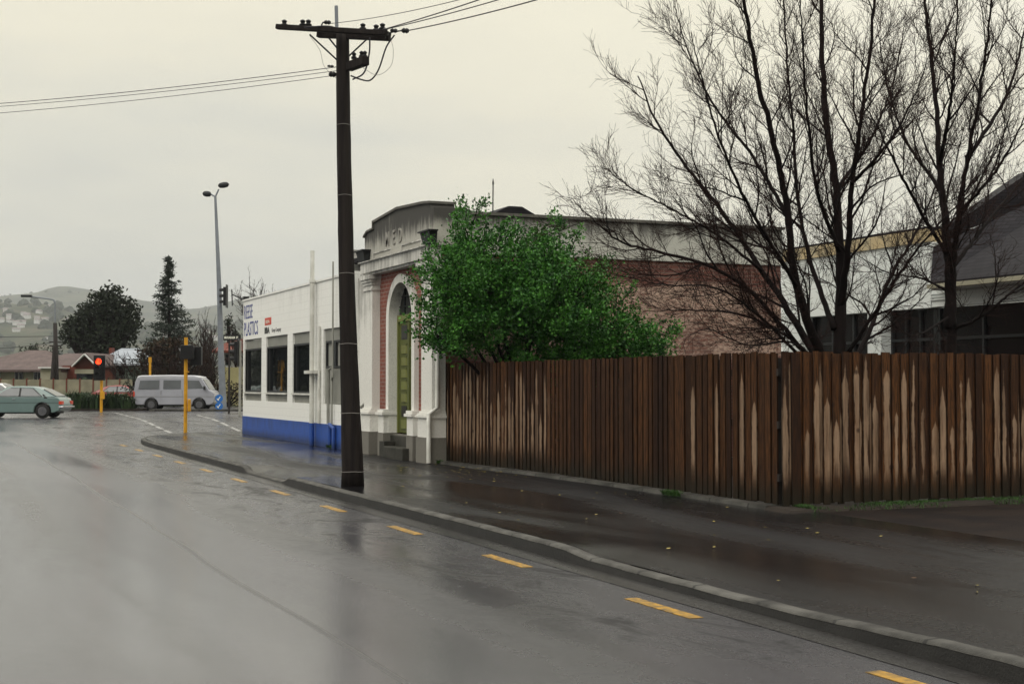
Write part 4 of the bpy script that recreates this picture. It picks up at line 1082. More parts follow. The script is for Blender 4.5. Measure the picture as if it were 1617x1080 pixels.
for c, r in blobs:
    area = (r[0] * r[1] + r[1] * r[2] + r[0] * r[2]) / 3
    for k in range(int(112 * area)):
        while True:
            d = Vector([rng.gauss(0, 1) for _ in range(3)]).normalized()
            if d.y < .55 or rng.random() < .35: break
        p = c + Vector((d.x * r[0], d.y * r[1], d.z * r[2])) * rng.uniform(.80, 1.08)
        if inside(p, [b for b in blobs if b[0] != c]) or p.z < 1.2: continue
        if mnoise.noise(p * 2.3) < -.24 or (p.z < 2.25 and p.x < 9.95): continue
        if p.y > 25.85 and p.x > 9.0: p.y = 25.8
        o = (d + Vector((0, 0, .7))).normalized()
        if rng.random() < .28: p = p + o * rng.uniform(.06, .30)
        leaf_cloud(lv, p, o, rng.randint(45, 105), rng.uniform(.05, .085), .062, rng, 1.4)
        if rng.random() < .4: st.tube([c.lerp(p, .45) , c.lerp(p, .8), p + o * .1], [.012, .008, .003], 4, caps=False)
    for k in range(int(430 * r[0] * r[1] * r[2])):
        d = Vector([rng.gauss(0, .36) for _ in range(3)])
        if d.length > .78: continue
        p = c + Vector((d.x * r[0], d.y * r[1], d.z * r[2]))
        if p.z > 1.2 and p.y < 25.8 and not (p.z < 2.3 and p.x < 10.1): leaf_cloud(lv, p, d.normalized(), 16, .12, .085, rng)
# long leafy shoots
for (x, y, dy), (x2, y2, dy2) in (((725, 400, 0), (722, 336, 0)), ((760, 400, 0), (768, 345, 0)), ((800, 385, 0), (817, 358, 0)), ((1020, 540, -.4), (1072, 514, -.5)), ((1000, 530, -.4), (1052, 505, -.6)), ((690, 540, -.4), (652, 528, -.6)), ((690, 500, -.4), (655, 475, -.6)), ((700, 440, -.3), (655, 425, -.5)), ((930, 460, 0), (945, 410, 0)), ((690, 520, -.4), (640, 500, -.7)), ((885, 400, 0), (882, 345, 0)), ((850, 400, .3), (845, 365, .3)), ((980, 480, 0), (1000, 450, 0)), ((790, 380, 0), (800, 352, 0)), ((900, 400, 0), (915, 362, 0))):
    a = SP(x, y, dy); b = SP(x2, y2, dy2); st.tube([a, b], [.012, .003], 4)
    for t in lin(.1, 1, 9): leaf_cloud(lv, a.lerp(b, t) + Vector([rng.gauss(0, .03) for _ in range(3)]), (b - a).normalized(), 13, .055 * (1.25 - t * .6), .07, rng)
for k in range(9):
    b = blobs[k][0]; st.tube(curve([Vector((11.2 + rng.uniform(-.3, .3), 24.3, .1)), core.lerp(b, .4) + Vector((0, 0, .4)), b], 10), [.05 - .035 * i / 12 for i in range(13)][:len(curve([core, core, b], 10))] if False else .03, 6)
t = thing('evergreen_shrub', 'large bright green leafy shrub bulging over the fence in front of the brick wall', 'shrub', (11.2, 24.3, .1))
st.build('stem', M['bark'], t); lv.build('foliage', M['leaf'], t)

# ================================================================== WHITE BUILDING AND TILED HOUSE BEHIND THE TREES
XB = 20.0
YW = 24.35
wb = thing('white_workshop', 'long white building with ochre fascia and dark windows behind the bare trees', 'building', (XB, 27, .1))
MB().box(XB, XB+.3, YW, 30, 3.30, 4.72).box(XB, XB+.3, 28.9, 30, .1, 3.299).box(XB+.3, XB+9, 29.7, 30, .1, 4.7).box(XB+.3, XB+9, YW, YW+.3, .1, 4.7).build('wall', M['bwhite'], wb)
MB().box(XB-.06, XB+.35, YW, 30.05, 4.721, 5.0).build('fascia', M['orange'], wb)
MB().box(XB-.05, XB+9, YW+.01, 30.04, 5.001, 5.05).build('roof', M['slate'], wb)
yc = 26.15
MB().box(XB-.12, XB+.2, yc-.26, yc-.06, .1, 3.30).build('column', M['bwhite'], wb)
MB().box(XB-.10, XB+.2, yc-.02, yc+.26, .1, 3.30).build('column', M['bwhite'], wb)
def shopwin(par, a, b):
    wo = MB().box(XB+.2, XB+.22, a, b, .9, 3.29).build('window', M['dimglass'], par)
    f = MB()
    for k in range(4): y = a + (b - a) * k / 3; f.box(XB+.14, XB+.2, y-.03, y+.03, .9, 3.28)
    f.box(XB+.145, XB+.199, a, b, 2.60, 2.66); f.box(XB+.145, XB+.199, a, b, .85, .93); f.build('frame', M['darkmetal'], wo)
    MB().box(XB+.1, XB+.3, a, b, .1, .85).build('sill_wall', M['base'], wo)
shopwin(wb, 26.45, 28.9); shopwin(wb, YW+.05, 25.85)
def HX(x, y, X_): d = P(x, y, 1) - Vector((0, 0, HC)); return Vector((0, 0, HC)) + d * (X_ / d.x)
hs = thing('tiled_house', 'building with dark tiled roof, white gutter and white boards at the right edge', 'house', (XB, 18, .1))
zg = HX(1560, 441, 19.4).z
MB().box(XB+.02, XB+.3, 8, YW-.01, 3.31, zg-.05).build('wall', M['bwhite'], hs)
wl = MB()
for z in lin(3.45, zg-.15, 3): wl.box(XB-.02, XB+.02, 8, YW-.02, z, z+.025)
wl.build('weatherboard', M['bwhite'], hs)
shopwin(hs, 20.2, YW-.1); shopwin(hs, 15.5, 20.0)
E_, N_ = HX(1466, 449, 19.4), HX(1800, 400, 19.4); N_.z = E_.z = zg
H1, H2 = HX(1471, 394, 20.0), HX(1800, 245, 23.5)
MB().box(19.36, 19.46, N_.y, E_.y, zg-.08, zg+.01).build('gutter', M['creamwall'], hs)
dz = Vector((0, 0, -.12)); rp_ = [E_, N_, H2, H1]; rp_ = [p + Vector((.05, 0, .06)) for p in rp_]
MB().add(rp_ + [p + dz for p in rp_], [(0,3,2,1), (4,5,6,7), (0,1,5,4), (1,2,6,5), (2,3,7,6), (3,0,4,7)]).build('roof', M['slate'], hs)
MB().box(19.47, XB+.3, N_.y, E_.y, zg-.11, zg-.06).build('soffit', M['trimwhite'], hs)
# high dark roof further back, sloping up to the right
hr = thing('distant_roof', 'dark sloping roof of a taller building rising to the right edge', 'building', (26, 24, .1))
b_ = 36.0
q = [P(1430, 380, b_), P(1520, 345, b_-.5), P(1640, 262, b_-1), P(1640, 318, b_-1), P(1520, 366, b_-.5), P(1430, 386, b_)]
dd = EB * 1.5
MB().add(q + [p + dd for p in q], [(0, 1, 4, 5), (1, 2, 3, 4), (11, 10, 7, 6), (10, 9, 8, 7), (0, 6, 7, 1), (1, 7, 8, 2), (5, 4, 10, 11), (4, 3, 9, 10), (0, 5, 11, 6), (2, 8, 9, 3)]).build('roof', M['slate'], hr)
qw = [P(1440, 384, b_+.2), P(1640, 320, b_-.6), P(1640, 560, b_-.6), P(1440, 560, b_+.2)]
MB().add(qw + [p + dd for p in qw], [(0, 1, 2, 3), (7, 6, 5, 4), (0, 4, 5, 1), (1, 5, 6, 2), (2, 6, 7, 3), (3, 7, 4, 0)])
pw = P(1560, 500, b_+.6); MB().bar(Vector((pw.x, pw.y, .1)), P(1560, 340, b_+.6), 1.2, .4, up=EA).build('wall', M['bwhite'], hr)
#END_PART3

# ================================================================== STREET LIGHT, SIGNALS, SIGNS
ZR = .2
bL = 78.5
lamp = thing('street_lamp', 'very tall grey steel street light with two lamp heads at the crossing', 'street lamp', P(352, 648, bL))
MB().tube([AB(*( (353-CX)/F*bL, bL), ZR), P(349, 560, bL), P(346, 450, bL), P(340, 311, bL)], [.20, .17, .13, .07], 12).build('pole', M['galv'], lamp, smooth=True)
for (a, b, c, ang) in (((340, 311), (333, 307), (327, 306.5), -.1), ((340, 311), (345.5, 299), (353, 292.5), .15)):
    arm = MB().tube([P(*a, bL), P(*b, bL)], .045, 8).build('arm', M['galv'], lamp)
    q = P(*c, bL - (1.0 if c[0] > 340 else -1)); k = MB(); d = (EA + Vector((0, 0, ang))).normalized(); ln_ = .30 if c[0] > 340 else .25
    k.tube([q - d*ln_, q - d*ln_*.7, q, q + d*ln_*.7, q + d*ln_], [.05, .14, .17, .14, .04], 10)
    h = k.build('lamp_head', M['darkmetal'], lamp, smooth='all')
def signal(parent, c, facing, n=3, red=False, visor_only=False, size=1.0):
    "three-aspect head: c = centre, facing = unit vector the lights point to"
    f = Vector(facing).normalized(); s = Vector((f.y, -f.x, 0)); up = Vector((0, 0, 1)); sp = .33 * size; r = .105 * size
    box = MB().obox(c, f, s, up, .10 * size, .17 * size, n * sp / 2 + .02)
    head = box.build('signal_head', M['black'], parent, bevel=.02)
    MB().obox(Vector(c) - f * .08 * size, f, s, up, .008, .30 * size, n * sp / 2 + .15).build('backboard', M['black'], head)
    for k in range(n):
        q = Vector(c) + up * ((n - 1) / 2 - k) * sp + f * .10 * size
        m = MB(); pts = []; K_ = 12
        for j in range(K_ + 1):
            a = math.pi * (-.12 + 1.24 * j / K_); pts.append((q + s * math.cos(a) * r * 1.15 + up * math.sin(a) * r * 1.15))
        v = pts + [p + f * .22 * size for p in pts]
        m.add(v + [p + up * .008 for p in v], [(j, j+1, K_+2+j, K_+1+j) for j in range(K_)] )
        m.build('visor', M['black'], head)
        lm = MB().tube([q - f * .01, q + f * .012], r * (1.45 if red and k == 0 else 1), 20)
        lm.build('lens', M['signalred'] if (red and k == 0) else M['darkmetal'], head)
    return head
FC = -EB
# far side signal showing red
s1 = thing('traffic_signal', 'yellow-poled traffic signal showing a bright red light, left of the van', 'traffic light', AB((160.5-CX)/F*73, 73, ZR))
c0 = P(158, 581, 72.8)
MB().tube([AB((160.5-CX)/F*73, 73, ZR), AB((160.5-CX)/F*73, 73, c0.z+.62)], .075, 10).build('pole', M['yellow'], s1, smooth=True)
signal(s1, c0 - EB*.2, FC, red=True)
q = P(162, 624, 72.8); MB().obox(q, EA, EB, (0,0,1), .09, .09, .2).build('push_button', M['yellow'], s1, bevel=.02)
# near yellow pole on our corner, head seen from the side
b2_ = 44.7; xb = AB((293.5-CX)/F*b2_, b2_, .1)
s2 = thing('traffic_signal', 'nearest yellow signal pole on the footpath corner, its black head seen from the side', 'traffic light', xb)
MB().tube([xb, Vector((xb.x, xb.y, P(295, 533, b2_).z))], .058, 12).build('pole', M['yellow'], s2, smooth=True)
c1 = P(303, 557, b2_ + .25)
h2 = MB().obox(P(296, 556, b2_ - .1), EA, EB, (0, 0, 1), .20, .12, .22).build('signal_head', M['black'], s2, bevel=.02)
for k in (0, 1):
    q = P(288, 550.5 + 10*k, b2_-.1); m = MB().obox(q, EA, EB, (0, 0, 1), .10, .11, .008).obox(q - Vector((0, 0, .04)) , EA, EB, (0,0,1), .07, .11, .03); m.build('visor', M['signgrey'] if k == 0 else M['black'], h2)
MB().obox(P(310, 562, b2_+.25), EA, EB, (0, 0, 1), .18, .10, .30).build('signal_head', M['black'], s2, bevel=.02)
MB().tube([P(295, 587, b2_) - Vector((0, 0, .02)), P(295, 587, b2_) + Vector((0, 0, .02))], .075, 12).build('collar', M['yellow'], s2)
MB().obox(P(299, 640, b2_-.05), EA, EB, (0, 0, 1), .045, .07, .20).build('push_button', M['yellow'], s2, bevel=.03)
# short yellow pole behind the van
s3 = thing('crossing_pole', 'short yellow pole standing behind the moving van', 'pole', AB((237.5-CX)/F*88, 88, ZR))
MB().tube([AB((237.5-CX)/F*88, 88, ZR), P(237, 572, 88)], .075, 10).tube([P(237, 572, 88), P(237, 564, 88)], .10, 10).build('pole', M['yellow'], s3)
# signal head on the lamp pole, turned edge on
hb = thing('high_signal', 'black traffic signal fixed high on the tall lamp pole, seen from the side', 'traffic light', P(355, 468, 78))
signal(hb, P(356, 468, 78), -EA)
MB().bar(P(347, 468, 78.3), P(353, 468, 78.1), .05).build('bracket', M['darkmetal'], hb)
# lower signal head and street name sign beside the shop corner
b4 = 64.0
s4 = thing('traffic_signal', 'black traffic signal between the lamp pole and the shop, facing left', 'traffic light', AB((377-CX)/F*b4, b4, ZR))
x4 = AB((379-CX)/F*b4, b4, ZR)
MB().tube([x4, Vector((x4.x, x4.y, P(377, 538, b4).z))], .06, 10).build('pole', M['greypipe'], s4)
signal(s4, P(374, 556, b4), -EA, size=.95)
b5 = 70.0
s5 = thing('street_sign', 'black street name sign with white letters on a thin brown post', 'street sign', AB((362-CX)/F*b5, b5, ZR))
x5 = AB((362-CX)/F*b5, b5, ZR)
MB().tube([x5, Vector((x5.x, x5.y, P(362, 537, b5).z))], .05, 8).build('post', M['polewood'], s5)
q = P(366.5, 533, b5)
bd = MB().obox(q, EA, EB, (0, 0, 1), .43, .015, .14).build('board', M['black'], s5)
text('lettering', 'BROUGHAM  ST', .155, M['signwhite'], bd, q - EA * .39 - EB * .02 - Vector((0, 0, .055)), EA, (0, 0, 1), .004, .62, .006)
# keep-left discs
s6 = thing('keep_left_sign', 'pair of small blue discs with white arrows on a low post before the lamp pole', 'sign', AB((347-CX)/F*76.5, 76.5, .3))
MB().tube([AB((347-CX)/F*76.5, 76.5, .3), P(347, 624, 76.5)], .035, 8).build('post', M['greypipe'], s6)
M['bluedisc'] = mat('blue_disc', (.02, .13, .42), .4, .1)
for y in (629, 641):
    q = P(346, y, 76.3); dsk = MB().tube([q, q - EB * .02], .21, 20).build('disc', M['bluedisc'], s6)
    d = (EA * .6 + Vector((0, 0, .8))).normalized(); o = q - EB * .024
    n_ = EB; MB().obox(o, d, n_, d.cross(n_), .12, .003, .02).obox(o - d * .09 + d.cross(n_) * .03, d.cross(n_) + d*.3, n_, d, .06, .003, .02).obox(o - d*.09 + d.cross(n_)*.0, d, n_, d.cross(n_), .03, .003, .05).build('arrow', M['signwhite'], dsk)

# ================================================================== VEHICLES
def mirror_box(m, x0, x1, y0, y1, z0, z1): m.box(x0, x1, y0, y1, z0, z1); m.box(x0, x1, -y1, -y0, z0, z1)
def arch(cx, r, z0, n=10, rev=False):
    a0 = math.asin(min(1, max(-1, (z0 - .31) / r))) if True else 0
    return [(cx + r * math.cos(a0 + (math.pi - 2*a0) * i / n), .31 + r * math.sin(a0 + (math.pi - 2*a0) * i / n)) for i in range(n + 1)]
def shell(m, poly, wfn):
    "closed side profile (x, z) swept to +-wfn(z)"
    return m.prism(poly, lambda x, z: (x, -wfn(z), z), lambda x, z: (x, wfn(z), z))
def sidepane(m, poly, wfn, o=.006, t=.03, sides=(-1, 1)):
    for s in sides:
        m.prism(poly, lambda x, z, s=s: (x, s * (wfn(z) + o), z), lambda x, z, s=s: (x, s * (wfn(z) - t), z))
def wheel(parent, x, y, r=.31, wdt=.18, hubn=8):
    s = 1 if y > 0 else -1
    w_ = MB().tube([(x, y - s*wdt/2, r), (x, y - s*wdt/2 + s*.02, r), (x, y + s*wdt/2 - s*.03, r), (x, y + s*wdt/2, r)], [r*.86, r, r, r*.88], 28).build('wheel', M['tyre'], parent, local=True, smooth=True)
    rm = MB().tube([(x, y + s*(wdt/2 - .02), r), (x, y + s*(wdt/2 + .008), r)], [r*.62, r*.6], 24)
    for k in range(hubn):
        a = 2 * math.pi * k / hubn; c = (x + math.cos(a)*r*.36, y + s*(wdt/2+.012), r + math.sin(a)*r*.36); rm.obox(c, (math.cos(a), 0, math.sin(a)), (0, 1, 0), (-math.sin(a), 0, math.cos(a)), r*.2, .006, r*.05)
    rm.build('rim', M['hub'], w_, local=True, smooth=True)
    return w_
def hatch_profile():
    lower = [(-1.98, .42), (-2.02, .60), (-1.98, .82), (-1.72, .93)] # tail lip
    return lower
def make_car(name, label, cat, paint, Lh=2.02):
    "three-door fastback hatch, nose towards +x, side view profile"
    t = thing(name, label, cat)
    w = lambda z: .80 - .02 * abs(z - .6) if z < .9 else .80 - (z - .9) * .42
    body = MB()
    rw, fw = -1.22, 1.20; zs = .24
    prof = [(-1.95, .32), (-2.03, .50), (-2.02, .66), (-1.94, .84), (-1.86, .90), (-1.0, .92), (.75, .93), (1.0, .91), (1.7, .82), (1.98, .70), (2.05, .52), (2.02, .34), (1.9, zs)]
    A1_ = arch(fw, .37, zs); A2_ = arch(rw, .37, zs)
    prof += A1_ + A2_ + [(-1.7, zs)]
    shell(body, prof, w); b_ = body.build('body', paint, t, local=True, bevel=.035, smooth=True)
    gh = MB(); shell(gh, [(-1.80, .90), (-1.15, 1.24), (-.80, 1.345), (-.3, 1.385), (.15, 1.37), (.35, 1.33), (1.0, .91)], w); gh.build('roof', paint, t, local=True, bevel=.03, smooth=True)
    for s_ in (-1, 1): gl = MB(); sidepane(gl, [(-1.16, .96), (-.78, 1.27), (-.50, 1.29), (-.28, 1.30), (-.28, .955)], w, sides=(s_,)); gl.build('side_window', M['carglass'], t, local=True)
    for s_ in (-1, 1): gl = MB(); sidepane(gl, [(-.20, .955), (-.20, 1.30), (.16, 1.295), (.34, 1.25), (.78, .96)], w, sides=(s_,)); gl.build('side_window', M['carglass'], t, local=True)
    tr = MB(); wf = lambda z: w(z)
    for poly in ([(-1.21, .945), (-.79, 1.295), (-.76, 1.27), (-1.14, .96)], [(-1.21, .93), (-1.21, .945), (.80, .95), (.80, .935)], [(-.28, .95), (-.28, 1.31), (-.2, 1.31), (-.2, .95)], [(-.79, 1.295), (.18, 1.315), (.18, 1.30), (-.78, 1.275)]): sidepane(tr, poly, wf, .010, .0)
    sidepane(tr, [(-1.30, .86), (-1.45, .86), (-1.28, 1.02), (-1.20, 1.04)], wf, .012, 0)
    sidepane(tr, [(-1.95, .66), (-1.95, .675), (2.0, .675), (2.0, .66)], wf, .006, 0)
    tr.build('window_trim', M['black'], t, local=True)
    rg = MB(); q = [(-1.76, .945), (-1.18, 1.245)]
    rg.prism([(-.62, 0), (.62, 0), (.52, 1), (-.52, 1)], lambda y, k: (q[0][0] + (q[1][0]-q[0][0])*k - .012, y, q[0][1] + (q[1][1]-q[0][1])*k + .012), lambda y, k: (q[0][0] + (q[1][0]-q[0][0])*k, y, q[0][1] + (q[1][1]-q[0][1])*k - .03))
    rg.build('rear_window', M['carglass'], t, local=True)
    ws = MB(); q2 = [(.96, .935), (.37, 1.33)]
    ws.prism([(-.66, 0), (.66, 0), (.54, 1), (-.54, 1)], lambda y, k: (q2[0][0] + (q2[1][0]-q2[0][0])*k + .012, y, q2[0][1] + (q2[1][1]-q2[0][1])*k + .012), lambda y, k: (q2[0][0] + (q2[1][0]-q2[0][0])*k, y, q2[0][1] + (q2[1][1]-q2[0][1])*k - .03))
    ws.build('windscreen', M['carglass'], t, local=True)
    bp = MB().box(-2.12, -1.9, -.80, .80, .44, .52); bp.build('rear_bumper', M['chrome'], t, local=True, bevel=.02)
    MB().box(1.95, 2.12, -.80, .80, .42, .52).build('front_bumper', M['chrome'], t, local=True, bevel=.02)
    for s in (-1, 1):
        MB().box(-2.045, -1.93, min(s*.5, s*.805), max(s*.5, s*.805), .60, .74).build('tail_light', M['amber'], t, local=True)
        MB().tube([(1.9, s*.58, .66), (2.06, s*.58, .64)], .085, 12).build('headlight', M['chrome'], t, local=True)
        for x in (rw, fw): wheel(t, x, s * .70)
        MB().obox((-.0, s * .812, .82), (1, 0, 0), (0, 1, 0), (0, 0, 1), .06, .015, .015).build('handle', M['chrome'], t, local=True)
    MB().box(-1.7, 1.7, -.62, .62, .2, .45).build('underbody', M['interior'], t, local=True)
    return t
def side_on(t, x, b, z, face):   # face +1: nose to the right of the view
    p = AB((x - CX) / F * b, b, z); t.location = p; t.rotation_euler = (0, 0, -YAW + (0 if face > 0 else math.pi))
green = make_car('hatchback_car', 'pale green three-door hatchback crossing at the left edge', 'car', M['teal'])
side_on(green, 77 - 1.22 * F / 61, 61, zroad(61), -1)
green.location = AB((77 - CX) / F * 61 - 1.22, 61, zroad(61)); 
red = make_car('parked_car', 'red car parked behind the van and the roadside plants', 'car', M['carred'])
side_on(red, 196, 92, .22, 1)
wc_ = make_car('parked_car', 'white car just showing above the green hatchback roof at the left edge', 'car', M['carwhite'])
side_on(wc_, 0, 84, .22, 1); wc_.location.z = .35

def make_van():
    t = thing('van', 'silver white passenger van driving across the junction', 'van')
    w = lambda z: .84 if z < 1.05 else .84 - (z - 1.05) * .16
    zs = .30; rw, fw = -1.28, 1.38
    body = MB()
    prof = [(-2.22, .42), (-2.27, .6), (-2.26, 1.05), (-2.20, 1.60), (-2.10, 1.86), (-1.9, 1.93), (-.2, 1.955), (1.05, 1.93), (1.42, 1.86), (1.55, 1.72), (1.93, 1.14), (2.10, 1.06), (2.20, .95), (2.25, .6), (2.20, .40), (2.0, zs)]
    prof += arch(fw, .38, zs) + arch(rw, .38, zs) + [(-2.1, zs)]
    shell(body, prof, w); body.build('body', M['vanpaint'], t, local=True, bevel=.05, smooth=True)
    rf = MB(); shell(rf, [(-2.1, 1.80), (-2.08, 1.90), (-1.9, 1.95), (-.2, 1.975), (1.07, 1.95), (1.40, 1.89), (1.50, 1.80)], lambda z: w(z) + .012 - max(0, z - 1.88) * 2.2)
    rf.build('roof', M['vanwhite'], t, local=True, bevel=.03, smooth=True)
    for poly in ([(-2.0, 1.20), (-1.92, 1.66), (-.85, 1.68), (-.85, 1.20)], [(-.62, 1.20), (-.62, 1.68), (.35, 1.68), (.35, 1.20)], [(.55, 1.20), (.55, 1.68), (1.35, 1.66), (1.62, 1.22)]):
        for s_ in (-1, 1): g = MB(); sidepane(g, poly, w, .006, .02, (s_,)); g.build('side_window', M['carglass'], t, local=True)
    s_ = MB(); q = [(1.93, 1.16), (1.56, 1.72)]
    s_.prism([(-.74, 0), (.74, 0), (.66, 1), (-.66, 1)], lambda y, k: (q[0][0] + (q[1][0]-q[0][0])*k + .015, y, q[0][1] + (q[1][1]-q[0][1])*k + .01), lambda y, k: (q[0][0] + (q[1][0]-q[0][0])*k - .02, y, q[0][1] + (q[1][1]-q[0][1])*k - .02))
    s_.build('windscreen', M['carglass'], t, local=True)
    tr = MB(); sidepane(tr, [(-2.25, .76), (-2.25, .785), (2.2, .785), (2.2, .76)], w, .008, 0); tr.build('side_trim', M['signgrey'], t, local=True)
    for x in (.45, -.74):
        MB().box(x-.006, x+.006, -.846, .846, .5, 1.1).build('door_seam', M['signgrey'], t, local=True)
    for x0, x1 in ((-2.36, -2.2), (2.18, 2.34)): MB().box(x0, x1, -.82, .82, .40, .54).build('bumper', M['greypipe'], t, local=True, bevel=.03)
    for s in (-1, 1):
        MB().box(-2.275, -2.2, min(s*.6, s*.83), max(s*.6, s*.83), .75, 1.05).build('tail_light', M['amber'], t, local=True)
        MB().tube([(2.1, s*.6, .78), (2.245, s*.6, .78)], .09, 12).build('headlight', M['chrome'], t, local=True)
        for x in (rw, fw): wheel(t, x, s * .73, .32, .19)
        MB().obox((1.70, s * .95, 1.25), (1, 0, 0), (0, 1, 0), (0, 0, 1), .04, .09, .10).build('mirror', M['black'], t, local=True)
        MB().obox((.66, s * .85, .98), (1, 0, 0), (0, 1, 0), (0, 0, 1), .07, .02, .018).build('handle', M['black'], t, local=True)
    MB().box(-1.9, 1.9, -.68, .68, .24, .45).build('underbody', M['interior'], t, local=True)
    return t
van = make_van(); van.location = AB((282.5 - CX) / F * 79, 79, .205) - EA * .05; van.rotation_euler = (0, 0, -YAW)

# ================================================================== FAR SIDE OF THE CROSSING
def bgbox(m, x0, x1, y0, y1, b, dep=6):
    p0 = P(x0, y0, b); p1 = P(x1, y1, b)
    a0 = (x0 - CX) / F * b; a1 = (x1 - CX) / F * b
    z1, z0 = p0.z, p1.z
    vs = []
    for z in (z0, z1):
        for a, bb_ in ((a0, b), (a1, b), (a1, b + dep), (a0, b + dep)): vs.append(AB(a, bb_, z))
    return m.add(vs, [(0,3,2,1),(4,5,6,7),(0,1,5,4),(1,2,6,5),(2,3,7,6),(3,0,4,7)])
def gz(m, x0, x1, ytop, b, dep, zb=.2): # box from the ground up
    a0 = (x0 - CX) / F * b; a1 = (x1 - CX) / F * b; z1 = P(x0, ytop, b).z
    vs = [AB(a, q, z) for z in (zb - .3, z1) for a, q in ((a0, b), (a1, b), (a1, b + dep), (a0, b + dep))]
    return m.add(vs, [(0,3,2,1),(4,5,6,7),(0,1,5,4),(1,2,6,5),(2,3,7,6),(3,0,4,7)])
def hip(m, x0, x1, xr0, xr1, ye, yt, b, dep):
    a = lambda x: (x - CX) / F * b
    z0 = P(0, ye, b).z; z1 = P(0, yt, b + dep/2).z
    v = [AB(a(x0), b-.4, z0), AB(a(x1), b-.4, z0), AB(a(x1), b+dep+.4, z0), AB(a(x0), b+dep+.4, z0), AB(a(xr0), b+dep/2, z1), AB(a(xr1), b+dep/2, z1)]
    v += [p - Vector((0, 0, .15)) for p in v[:4]]
    return m.add(v, [(0,1,5,4), (1,2,5), (2,3,4,5), (3,0,4), (0,6,7,1), (1,7,8,2), (2,8,9,3), (3,9,6,0), (6,9,8,7)])
h1 = thing('house', 'cream house with wide brown hipped roof at the left edge', 'house', AB(-34, 100, .2))
gz(MB(), -60, 66, 583, 100, 9).build('wall', M['creamwall'], h1)
hip(MB(), -80, 100, 10, 40, 584, 553, 99.5, 9).build('roof', M['coltile'], h1)
for x0, x1, yt, yb in ((24, 36, 587, 604), (54, 65, 588, 603), (-20, 0, 587, 604)):
    f = bgbox(MB(), x0-.8, x1+.8, yt-.8, yb+.8, 99.9, .1).build('window', M['trimwhite'], h1)
    bgbox(MB(), x0, x1, yt, yb, 99.85, .03).build('pane', M['glass'], f)
    bgbox(MB(), (x0+x1)/2-.3, (x0+x1)/2+.3, yt, yb, 99.8, .05).build('glazing_bar', M['trimwhite'], f)
gz(MB(), 64, 92, 581, 98.5, 5).build('porch', M['creamwall'], h1)
bgbox(MB(), 60, 94, 579.5, 581.5, 98.2, 6).build('porch_roof', M['trimwhite'], h1)
bgbox(MB(), 78, 90, 606, 610, 97, .3).build('letter_shelf', M['trimwhite'], h1)
h2 = thing('house', 'red-brown gabled house with white barge boards behind the panel fence', 'house', AB(-30, 101, .2))
gz(MB(), 97, 122, 578, 100.5, 7).build('side_wall', M['redgable'], h2)
a_ = lambda x, b: (x - CX) / F * b
m = MB(); bb1 = 99.0; zt = P(0, 561, bb1).z; ze = P(0, 578, bb1).z
pf = [AB(a_(116, bb1), bb1, .2), AB(a_(152, bb1), bb1, .2), AB(a_(152, bb1), bb1, ze), AB(a_(134, bb1), bb1, zt), AB(a_(116, bb1), bb1, ze)]
m.add(pf + [p + EB * 6 for p in pf], [(0,1,2,3,4), (9,8,7,6,5), (0,5,6,1), (1,6,7,2), (2,7,8,3), (3,8,9,4), (4,9,5,0)]); m.build('gable_wall', M['redgable'], h2)
m = MB(); t1 = P(134, 559, bb1-.5); t2 = P(114, 579, bb1-.5); t3 = P(154, 579, bb1-.5)
for s_, e_ in ((t1, t2), (t1, t3)):
    m.add([s_, e_, e_ + Vector((0, 0, .12)), s_ + Vector((0, 0, .12)), s_ + EB*7, e_ + EB*7, e_ + EB*7 + Vector((0, 0, .12)), s_ + EB*7 + Vector((0, 0, .12))], [(0,1,2,3),(7,6,5,4),(0,4,5,1),(1,5,6,2),(2,6,7,3),(3,7,4,0)])
m.build('roof', M['coltile'], h2)
m = MB(); m.bar(t1 - EB*.05, t2 - EB*.05, .08, .28, up=EB).bar(t1 - EB*.05, t3 - EB*.05, .08, .28, up=EB); m.build('barge_board', M['trimwhite'], h2)
bgbox(MB(), 118, 151, 583, 590, 98.7, .2).build('fascia', M['creamwall'], h2)
bgbox(MB(), 121, 146, 590, 599, 98.8, .2).build('window', M['glass'], h2)
hip(MB(), 60, 120, 75, 108, 577, 558, 101.5, 8).build('roof', M['coltile'], h2)
h3 = thing('house', 'pale green house with grey iron roof behind bare branches', 'house', AB(-27, 104, .2))
gz(MB(), 150, 216, 574, 104, 8).build('wall', M['palegreen'], h3)
hip(MB(), 146, 223, 168, 198, 574, 550, 103.5, 8).build('roof', M['ironroof'], h3)
bgbox(MB(), 172, 176, 549, 562, 106, .8).build('chimney', M['redgable'], h3)
for x0, x1 in ((166, 174), (188, 197)):
    bgbox(MB(), x0, x1, 579, 592, 103.9, .1).build('window', M['glass'], h3)
h4 = thing('house', 'white house partly hidden behind the lamp pole and street sign', 'house', AB(-22, 108, .2))
gz(MB(), 345, 440, 553, 108, 8).build('wall', M['trimwhite'], h4)
hip(MB(), 335, 450, 350, 420, 554, 535, 107.5, 8).build('roof', M['redgable'], h4)
for x0, x1 in ((356, 364), (372, 379)):
    bgbox(MB(), x0, x1, 560, 576, 107.9, .1).build('window', M['glass'], h4)
yw = thing('garden_wall', 'pale yellow garden wall right of the lamp pole', 'wall', AB(-20.5, 100, .2))
gz(MB(), 352, 450, 580, 100, .2).build('wall', mat('yellow_wall_paint', (.42, .38, .20), .8, .3, 1), yw)
for k in range(4): gz(MB(), 352 + 28*k, 355 + 28*k, 578.5, 99.9, .4).build('pier', M['panel'], yw)
